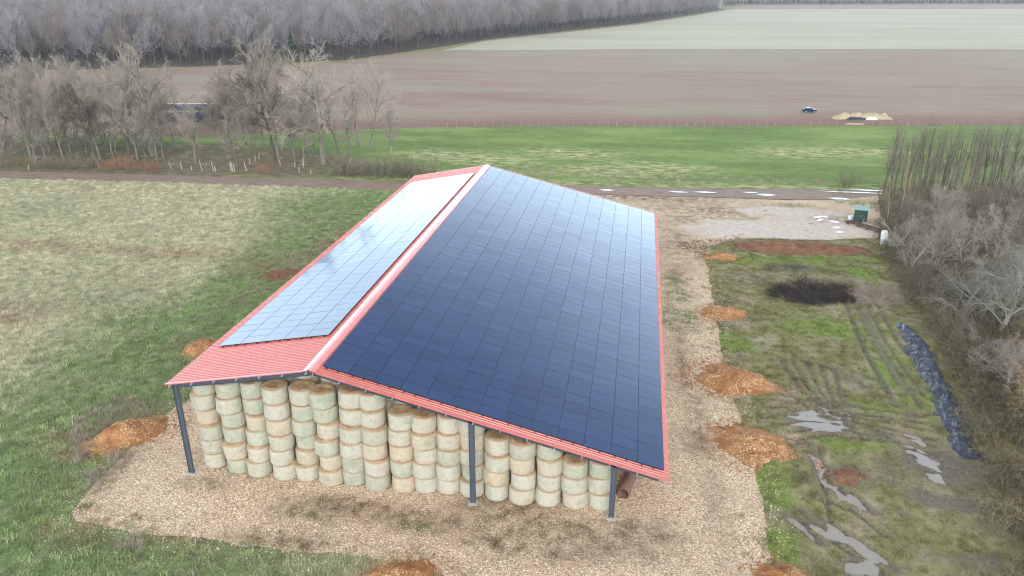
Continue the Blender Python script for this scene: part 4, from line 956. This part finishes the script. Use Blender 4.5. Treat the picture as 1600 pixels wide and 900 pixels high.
OAK = dict(levels=4, seg=[6, 5, 4, 2, 1], sides=[8, 5, 4, 3, 3], wob=[.10, .22, .22, .2, .2], up=[.05, .06, .05, .03, .02], taper=[.35, .3, .3, .4, 0], kids=[13, 10, 9, 7], ang=[60, 48, 45, 42], len=[.62, .5, .5, .55], rr=[.4, .45, .45, .5], rmin=[.2, .05, .025, .017, .015], wood=1)
OAK['from'] = [.28, .25, .2, .15]
ASH = dict(OAK, kids=[17, 9, 8, 6], ang=[52, 44, 42, 40], len=[.50, .52, .52, .55], up=[.03, .10, .08, .05, .02]); ASH['from'] = [.3, .2, .2, .15]
POLE = dict(levels=3, seg=[7, 3, 2, 1], sides=[5, 3, 3, 3], wob=[.05, .15, .15, .2], up=[.05, .16, .10, .05], taper=[.25, .3, .3, 0], kids=[20, 6, 4], ang=[38, 36, 36], len=[.24, .5, .55], rr=[.45, .5, .6], rmin=[.05, .016, .012, .010], wood=0); POLE['from'] = [.25, .2, .2]
SPREAD = dict(OAK, kids=[16, 11, 8, 7], ang=[62, 44, 42, 40], len=[.8, .52, .52, .55], rr=[.42, .42, .45, .5], rmin=[.08, .03, .018, .011, .009]); SPREAD['from'] = [.12, .2, .2, .15]
WOOD = dict(levels=3, seg=[4, 3, 2, 1], sides=[5, 3, 3, 3], wob=[.06, .15, .2, .2], up=[.03, .10, .06, .02], taper=[.3, .3, .4, 0], kids=[15, 10, 9], ang=[52, 48, 46], len=[.46, .55, .6], rr=[.45, .5, .6], rmin=[.15, .06, .045, .035], wood=0); WOOD['from'] = [.34, .2, .1]


def tree_meshes(seed, prm, h, rad, tm, cm):
    r = np.random.default_rng(seed); a, b = MB(), MB(); grow([a, b], r, Vector((0, 0, -.15)), Vector(r.normal(0, .03, 3) + np.array([0, 0, 1])), h, rad, 0, prm)
    return a.mesh('trunk', M[tm], True), b.mesh('crown', M[cm], True)


T = {'oak': [tree_meshes(200 + k, OAK, 13., .42, 'bark', 'twig') for k in range(3)], 'ash': [tree_meshes(210 + k, ASH, 15., .22, 'bark', 'twig') for k in range(4)],
     'dark': [tree_meshes(220 + k, ASH, 13., .24, 'bark_dark', 'bark_dark') for k in range(2)], 'small': [tree_meshes(230 + k, ASH, 7.5, .12, 'bark', 'twig') for k in range(3)],
     'pole': [tree_meshes(240 + k, POLE, 9.5, .095, 'bark_dark', 'bark') for k in range(5)], 'polep': [tree_meshes(250 + k, POLE, 9.0, .08, 'bark_pale', 'twig_warm') for k in range(2)],
     'spread': [tree_meshes(260 + k, SPREAD, 6.0, .16, 'bark_pale', 'twig_pale') for k in range(2)], 'warm': [tree_meshes(270 + k, SPREAD, 5.0, .12, 'bark_green', 'twig_warm') for k in range(2)],
     'thick': [tree_meshes(280 + k, SPREAD, 5.5, .10, 'bark_pale' if k % 2 else 'bark_green', 'twig' if k % 2 else 'bark') for k in range(4)],
     'wood': [tree_meshes(300 + k, WOOD, 15.5, .26, 'wood_bark', ('wood_twig', 'wood_twig_b')[k % 2]) for k in range(6)]}
rt = random.Random(21)


def tree(kind, x, y, s, label, group, name='bare_tree', z=0.0, rz=None, sz=1.0):
    tm, cm = rt.choice(T[kind]); o = empty(name, (x, y, z), rt.uniform(0, 6.28) if rz is None else rz); o.scale = (s, s, s * sz)
    link('trunk', tm, o); link('crown', cm, o); tag(o, label, 'tree', group); return o


# the grove beyond the track, left
tree('oak', *g(505, 257), 1.36, 'large bare oak with stout pale trunk right of the grove', 'trees of the grove', rz=.6)
tree('ash', *g(437, 256), 1.30, 'tall bare tree with twin dark stems left of the large oak', 'trees of the grove')
tree('dark', *g(430, 250), 1.25, 'slim dark stem close beside the twin stemmed bare tree', 'trees of the grove')
tree('oak', *g(240, 244), 1.4, 'big dark limbed bare oak rising above the grove at the left', 'trees of the grove', rz=2.2)
tree('small', *g(306, 258), 1.3, 'pale trunked small bare tree in front of the covered stack', 'trees of the grove')
tree('small', *g(369, 260), 1.15, 'pale trunked small bare tree below the right end of the covered stack', 'trees of the grove')
tree('ash', *g(580, 238), .95, 'slender bare tree right of the large oak at the pasture edge', 'trees of the grove')
tree('ash', *g(560, 233), .9, 'slender bare tree just behind the large oak on the pasture', 'trees of the grove')
tree('small', *g(609, 240), .95, 'lone thin bare sapling on the pasture edge nearest the roof ridge', 'trees of the grove')
grove = [(rt.uniform(250, 395), rt.uniform(215, 236), 'small', rt.uniform(1.1, 1.4)) for _ in range(7)] + [(rt.uniform(-40, 235), rt.uniform(222, 250), rt.choice(['ash', 'ash', 'small']), rt.uniform(.75, 1.0)) for _ in range(30)] + [(8, 236, 'dark', 1.1), (28, 226, 'ash', .95), (55, 244, 'ash', .9), (62, 222, 'ash', .85), (90, 232, 'dark', .9), (100, 250, 'small', 1.5), (118, 222, 'ash', .9), (135, 240, 'ash', .85), (152, 254, 'dark', 1.0), (165, 228, 'ash', .9), (178, 246, 'small', 1.4),
         (200, 236, 'ash', .9), (215, 250, 'small', 1.5), (228, 232, 'ash', .8), (246, 252, 'small', 1.5), (256, 251, 'small', 1.4), 
         (352, 228, 'ash', 1.0), (385, 226, 'ash', .8), (400, 240, 'small', 1.2), (415, 236, 'ash', .95), (455, 240, 'ash', .95), (462, 256, 'small', 1.3), (475, 258, 'small', 1.4), (490, 238, 'ash', .85), (528, 240, 'ash', .85), (548, 252, 'small', 1.1), (70, 205, 'ash', .9), (20, 208, 'ash', .9),
         (130, 206, 'ash', .85), (190, 210, 'ash', .8), (-30, 240, 'ash', 1.0), (-60, 228, 'ash', 1.0), (-20, 215, 'ash', .9)]
for i, (px, py, k, s) in enumerate(sorted(grove)):
    tree(k, *g(px, py), s * rt.uniform(.92, 1.08), 'bare tree in the grove beyond the track, %s counting smaller ones from the left' % ordinal(i + 1), 'trees of the grove')


def shrub_meshes(seed, n, h, spread, tm, cm):
    r = np.random.default_rng(seed); a, b = MB(), MB(); prm = dict(levels=2, seg=[4, 2, 1], sides=[3, 3, 3], wob=[.16, .2, .2], up=[.02, .03, .0], taper=[.3, .4, 0], kids=[9, 6], ang=[45, 45], len=[.42, .5], rr=[.6, .6], rmin=[.02, .012, .010], wood=0); prm['from'] = [.2, .1]
    for _ in range(n):
        t = r.uniform(0, 6.283); q = spread * math.sqrt(r.uniform()); grow([a, b], r, Vector((q * math.cos(t), q * math.sin(t), -.05)), Vector((.5 * math.cos(t) * r.uniform(0, 1.2), .5 * math.sin(t) * r.uniform(0, 1.2), 1)), h * r.uniform(.6, 1.1), .022, 0, prm)
    return a.mesh('stems', M[tm]), b.mesh('crown', M[cm])
SH = {'grey': [shrub_meshes(400 + k, 16, 1.9, .8, 'bark_dark', 'bark') for k in range(2)], 'red': [shrub_meshes(410, 18, 1.5, .9, 'reddry', 'reddry')], 'green': [shrub_meshes(420, 18, 1.7, .9, 'bark_dark', 'bark_green')], 'yel': [shrub_meshes(430, 10, 2.2, .5, 'bark_green', 'twig_warm')]}
shr = [(530, 272, 'grey'), (548, 274, 'grey'), (566, 275, 'green'), (585, 276, 'grey'), (603, 277, 'grey'), (622, 277, 'green'), (640, 277, 'grey'), (655, 276, 'grey'), (672, 276, 'green'), (600, 270, 'green'), (630, 270, 'grey'),
       (170, 265, 'red'), (188, 266, 'red'), (206, 266, 'red'), (225, 267, 'red'), (240, 268, 'red'), (195, 258, 'red'), (10, 262, 'green'), (36, 258, 'yel'), (62, 263, 'grey'), (80, 264, 'green'), (98, 264, 'grey'), (118, 264, 'green'), (140, 264, 'grey'), (150, 260, 'green'), (5, 250, 'grey'), (1320, 292, 'grey'), (413, 271, 'red')]
nm = {'grey': 'dark grey', 'red': 'rusty brown', 'green': 'greenish brown', 'yel': 'yellowish'}
for i, (px, py, k) in enumerate(sorted(shr)):
    a, b = rt.choice(SH[k]); o = empty('bare_shrub', (*g(px, py), .02), rt.uniform(0, 6.28)); s = rt.uniform(.9, 1.35) * (1.45 if 500 < px < 700 else 1.0); o.scale = (s * 1.2, s * 1.2, s); link('stems', a, o); link('crown', b, o)
    tag(o, '%s leafless shrub on the verge of the track, %s from the left' % (nm[k], ordinal(i + 1)), 'shrub', 'shrubs along the track')

# thicket on the right
poles = []
for i in range(64):
    t = i / 63; px = 1378 + 235 * t + rt.uniform(-4, 4); py = 300 - 8 * t + rt.uniform(-9, 9); poles.append((px, py, 'pole', rt.uniform(.85, 1.15)))
for i in range(34):
    t = i / 33; poles.append((1388 + 215 * t + rt.uniform(-6, 6), 335 + 20 * t + rt.uniform(-16, 16), rt.choice(['pole', 'pole', 'polep']), rt.uniform(.7, 1.0)))
for i, (px, py, k, s) in enumerate(sorted(poles)):
    tree(k, *g(px, py), s, 'tall thin bare stem in the right thicket, %s from its left end' % ordinal(i + 1), 'thin trees of the right thicket', name='thin_tree')
tree('spread', *g(1560, 520), 1.35, 'large pale grey bare spreading tree at the right edge of the photo', 'spreading trees on the right')
tree('spread', *g(1500, 500), .95, 'smaller pale grey bare tree left of the large spreading one', 'spreading trees on the right')
tree('oak', *g(1470, 385), .5, 'stout pale limbed bare tree standing clear inside the thicket', 'spreading trees on the right')
tree('oak', *g(1585, 350), .55, 'stout bare tree at the right edge above the spreading one', 'spreading trees on the right')
tree('warm', *g(1625, 680), 1.15, 'yellowish brown bare bushy tree at the lower right edge', 'spreading trees on the right')
tree('warm', *g(1630, 610), 1.1, 'yellowish brown bare tree below the large pale one', 'spreading trees on the right')
for i, (px, py, s) in enumerate(((1395, 400, .7), (1420, 430, .75), (1455, 420, .9), (1500, 420, 1.0), (1550, 415, 1.0), (1590, 430, 1.1), (1440, 470, .6), (1480, 540, .6), (1530, 590, .6), (1570, 620, .7), (1410, 370, .8), (1460, 370, .9), (1530, 380, 1.0))):
    tree('thick', *g(px, py), s, 'low tangled bare tree inside the right thicket, %s of its kind' % ordinal(i + 1), 'low trees of the right thicket')


def bramble(name, seed):
    r = np.random.default_rng(seed); mb = MB()
    for _ in range(26):
        a = r.uniform(0, 6.283); q = .8 * math.sqrt(r.uniform()); b = r.uniform(0, 6.283); l = r.uniform(.8, 2.0); p = Vector((q * math.cos(a), q * math.sin(a), -.05)); d = Vector((math.cos(b), math.sin(b), 0)); hh = r.uniform(.5, 1.3)
        pts = [p, p + d * l * .3 + Vector((0, 0, hh)), p + d * l * .7 + Vector((0, 0, hh * .95)), p + d * l + Vector((0, 0, hh * .45))]; mb.tube(pts, [.014, .012, .010, 0], 3, 0, False)
        for _k in range(5):
            t = r.uniform(.2, .95); i = min(int(t * 3), 2); c = pts[i].lerp(pts[i + 1], t * 3 - i); e = Vector(r.normal(0, 1, 3)).normalized(); mb.tube([c, c + e * r.uniform(.2, .55)], [.008, 0], 3, 0, False)
            if r.uniform() < .35:
                n = Vector(r.normal(0, 1, 3)).normalized(); u = n.cross(e).normalized() * .06; w_ = n.cross(u).normalized() * .09; mb.add([c - u, c + w_, c + u, c - w_], [(0, 1, 2, 3)], 1)
    return bpy.data.objects.new(name, mb.mesh(name, [M['bramble'], M['bramble_leaf']]))
c_br = proto_collection('brambles', [bramble('bramble', 500 + k) for k in range(4)])
thk = gp((1376, 385), (1420, 470), (1440, 505), (1470, 560), (1500, 620), (1520, 680), (1540, 740), (1550, 800), (1590, 900)) + [(46, -8), (75, -8), (95, 40), (96, 104)] + gp((1600, 290), (1480, 294), (1380, 300), (1374, 340))
scatter('brambles', region('brambles', thk, .05, 2.0, {'dens': lambda x, y: (.35 + .65 * (1 - smooth(45, 92, y))) * (.35 + 1.1 * fbm(x * .25, y * .25, 12))}), c_br, 1.0, .5, 1.3, 31, 'tangled brown brambles under the right thicket', mask='dens')
scatter('ditch_brush', region('ditch_brush', gp((1200, 450), (1260, 440), (1330, 450), (1335, 475), (1270, 480), (1205, 470)), .05, 1.0), proto_collection('chars', [clump('charred_brush', 160 + k, 40, .6, .55, .018, 1.5, M['char']) for k in range(2)]), 2.8, .6, 1.3, 33, 'blackened brush on the burnt patch')
# ground litter scattered under the grove
scatter('grove_undergrowth', region('grove_undergrowth', gp((-60, 262), (230, 262), (420, 262), (560, 262), (540, 240), (380, 225), (180, 222), (-60, 215)), .05, 4.0), proto_collection('und', [clump('undergrowth', 170 + k, 40, .7, .8, .012, .7, M['reddry' if k else 'dry']) for k in range(2)]), .22, .5, 1.1, 34, 'dead undergrowth beneath the grove')

# ------------------------------------------------------------------ the far wood
wl = gp((-600, 138), (-200, 120), (0, 112), (300, 104), (540, 94), (620, 83), (690, 73), (760, 62), (900, 47), (1000, 36), (1130, 15.4))
# edge trees one can tell apart
edge = []; acc = 0
for (x0, y0), (x1, y1) in zip(wl[:-1], wl[1:]):
    l = math.hypot(x1 - x0, y1 - y0); t = acc
    while t < l:
        edge.append((lerp(x0, x1, t / l), lerp(y0, y1, t / l))); t += 5.0 + .011 * math.hypot(x0 - CAM_X, y0 - CAM_Y)
    acc = t - l
def screen_x(x, y):
    dx, dy = x - CAM_X, y - CAM_Y; c, s = math.cos(YAW), math.sin(YAW); return 800 + F_PX * (c * dx - s * dy) / ((s * dx + c * dy) * math.cos(PITCH) + CAM_H * math.sin(PITCH))
edge = [(x, y) for x, y in edge if -60 < screen_x(x, y) < 1200]
edge.sort(key=lambda q: screen_x(*q))
for i, (x, y) in enumerate(edge[:99]):
    tree('wood', x - 2 + rt.uniform(-2, 2), y + 3 + rt.uniform(-2, 2), rt.uniform(.72, 1.2), 'bare tree on the front edge of the far wood, %s from the left' % ordinal(i + 1), 'trees along the edge of the far wood', name='wood_tree')
def joined(name, pair):
    a, b = pair; me = bpy.data.meshes.new(name); bm = bmesh.new(); bm.from_mesh(a); n0 = len(bm.faces); bm.from_mesh(b); bm.faces.ensure_lookup_table()
    for f in bm.faces[n0:]: f.material_index = 1
    bm.to_mesh(me); bm.free(); me.materials.append(a.materials[0]); me.materials.append(b.materials[0]); return bpy.data.objects.new(name, me)
c_wood = proto_collection('wood_trees', [joined('wood_tree_source', p) for p in T['wood']])
inner = [(x - 7, y + 8) for x, y in wl]
wood_poly = inner + [(120, 1400), (-200, 1400), (-420, 900), (-760, 640), (-760, 300)]
sheet('wood_floor', wl + [(130, 1420), (-200, 1420), (-440, 920), (-800, 660), (-800, 280)], .08, 40., M['litter'], .8, .05, step=8., label='leaf litter on the floor of the far wood')
def f_wd(x, y): return np.where(np.hypot(x - CAM_X, y - CAM_Y) > 900, .35, 1.0) * (.75 + .5 * fbm(x * .02, y * .02, 6))
scatter('far_wood', region('far_wood', wood_poly, .0, 20., {'dens': f_wd}), c_wood, .024, .68, 1.25, 41, 'mass of leafless trees of the far wood', mask='dens', tilt=.04)
scatter('farthest_wood', region('farthest_wood', gp((1130, 11), (1165, 7.4), (1480, 6.0), (1900, 5.2), (1900, 1.5), (1130, 3)), .0, 40.), c_wood, .014, .85, 1.2, 42, 'dark line of trees on the horizon behind the fields', tilt=.04)
# one evergreen in the wood
def conifer():
    r = np.random.default_rng(9); a, b = MB(), MB(); a.tube([(0, 0, -.1), (0, 0, 8), (0, 0, 15)], [.25, .16, .03], 6)
    for k in range(420):
        z = 2.5 + 12.3 * r.uniform() ** .9; q = (15.4 - z) / 13 * 3.4; t = r.uniform(0, 6.283); d = Vector((math.cos(t), math.sin(t), -.25)); p = Vector((0, 0, z)); e = p + d * q * r.uniform(.5, 1.05); s = Vector((-d.y, d.x, 0)) * .35; m_ = p.lerp(e, .6)
        b.add([p, m_ + s, e, m_ - s + Vector((0, 0, r.uniform(-.3, .1)))], [(0, 1, 2, 3)])
    return a.mesh('trunk', M['wood_bark']), b.mesh('crown', M['ever'])
a, b = conifer(); o = empty('evergreen_tree', (*g(458, 98), 0)); link('trunk', a, o); link('crown', b, o); tag(o, 'single dark green conifer at the edge of the far wood', 'tree')

# ------------------------------------------------------------------ the thin winter haze
mb = MB(); mb.box((0, 1550, 16.2), (5040, 3940, 34.8)); hz = NT('haze_air'); hz.t.nodes.remove(hz.b)
vo = hz.n('VolumePrincipled'); vo.inputs['Color'].default_value = (.95, .95, .98, 1); vo.inputs['Density'].default_value = .00013; vo.inputs['Anisotropy'].default_value = .2
hz.t.links.new(vo.outputs[0], hz.t.nodes['Material Output'].inputs['Volume'])
haze = mb.build('haze', hz.mat); tag(haze, 'thin pale winter haze over the fields', kind='stuff')
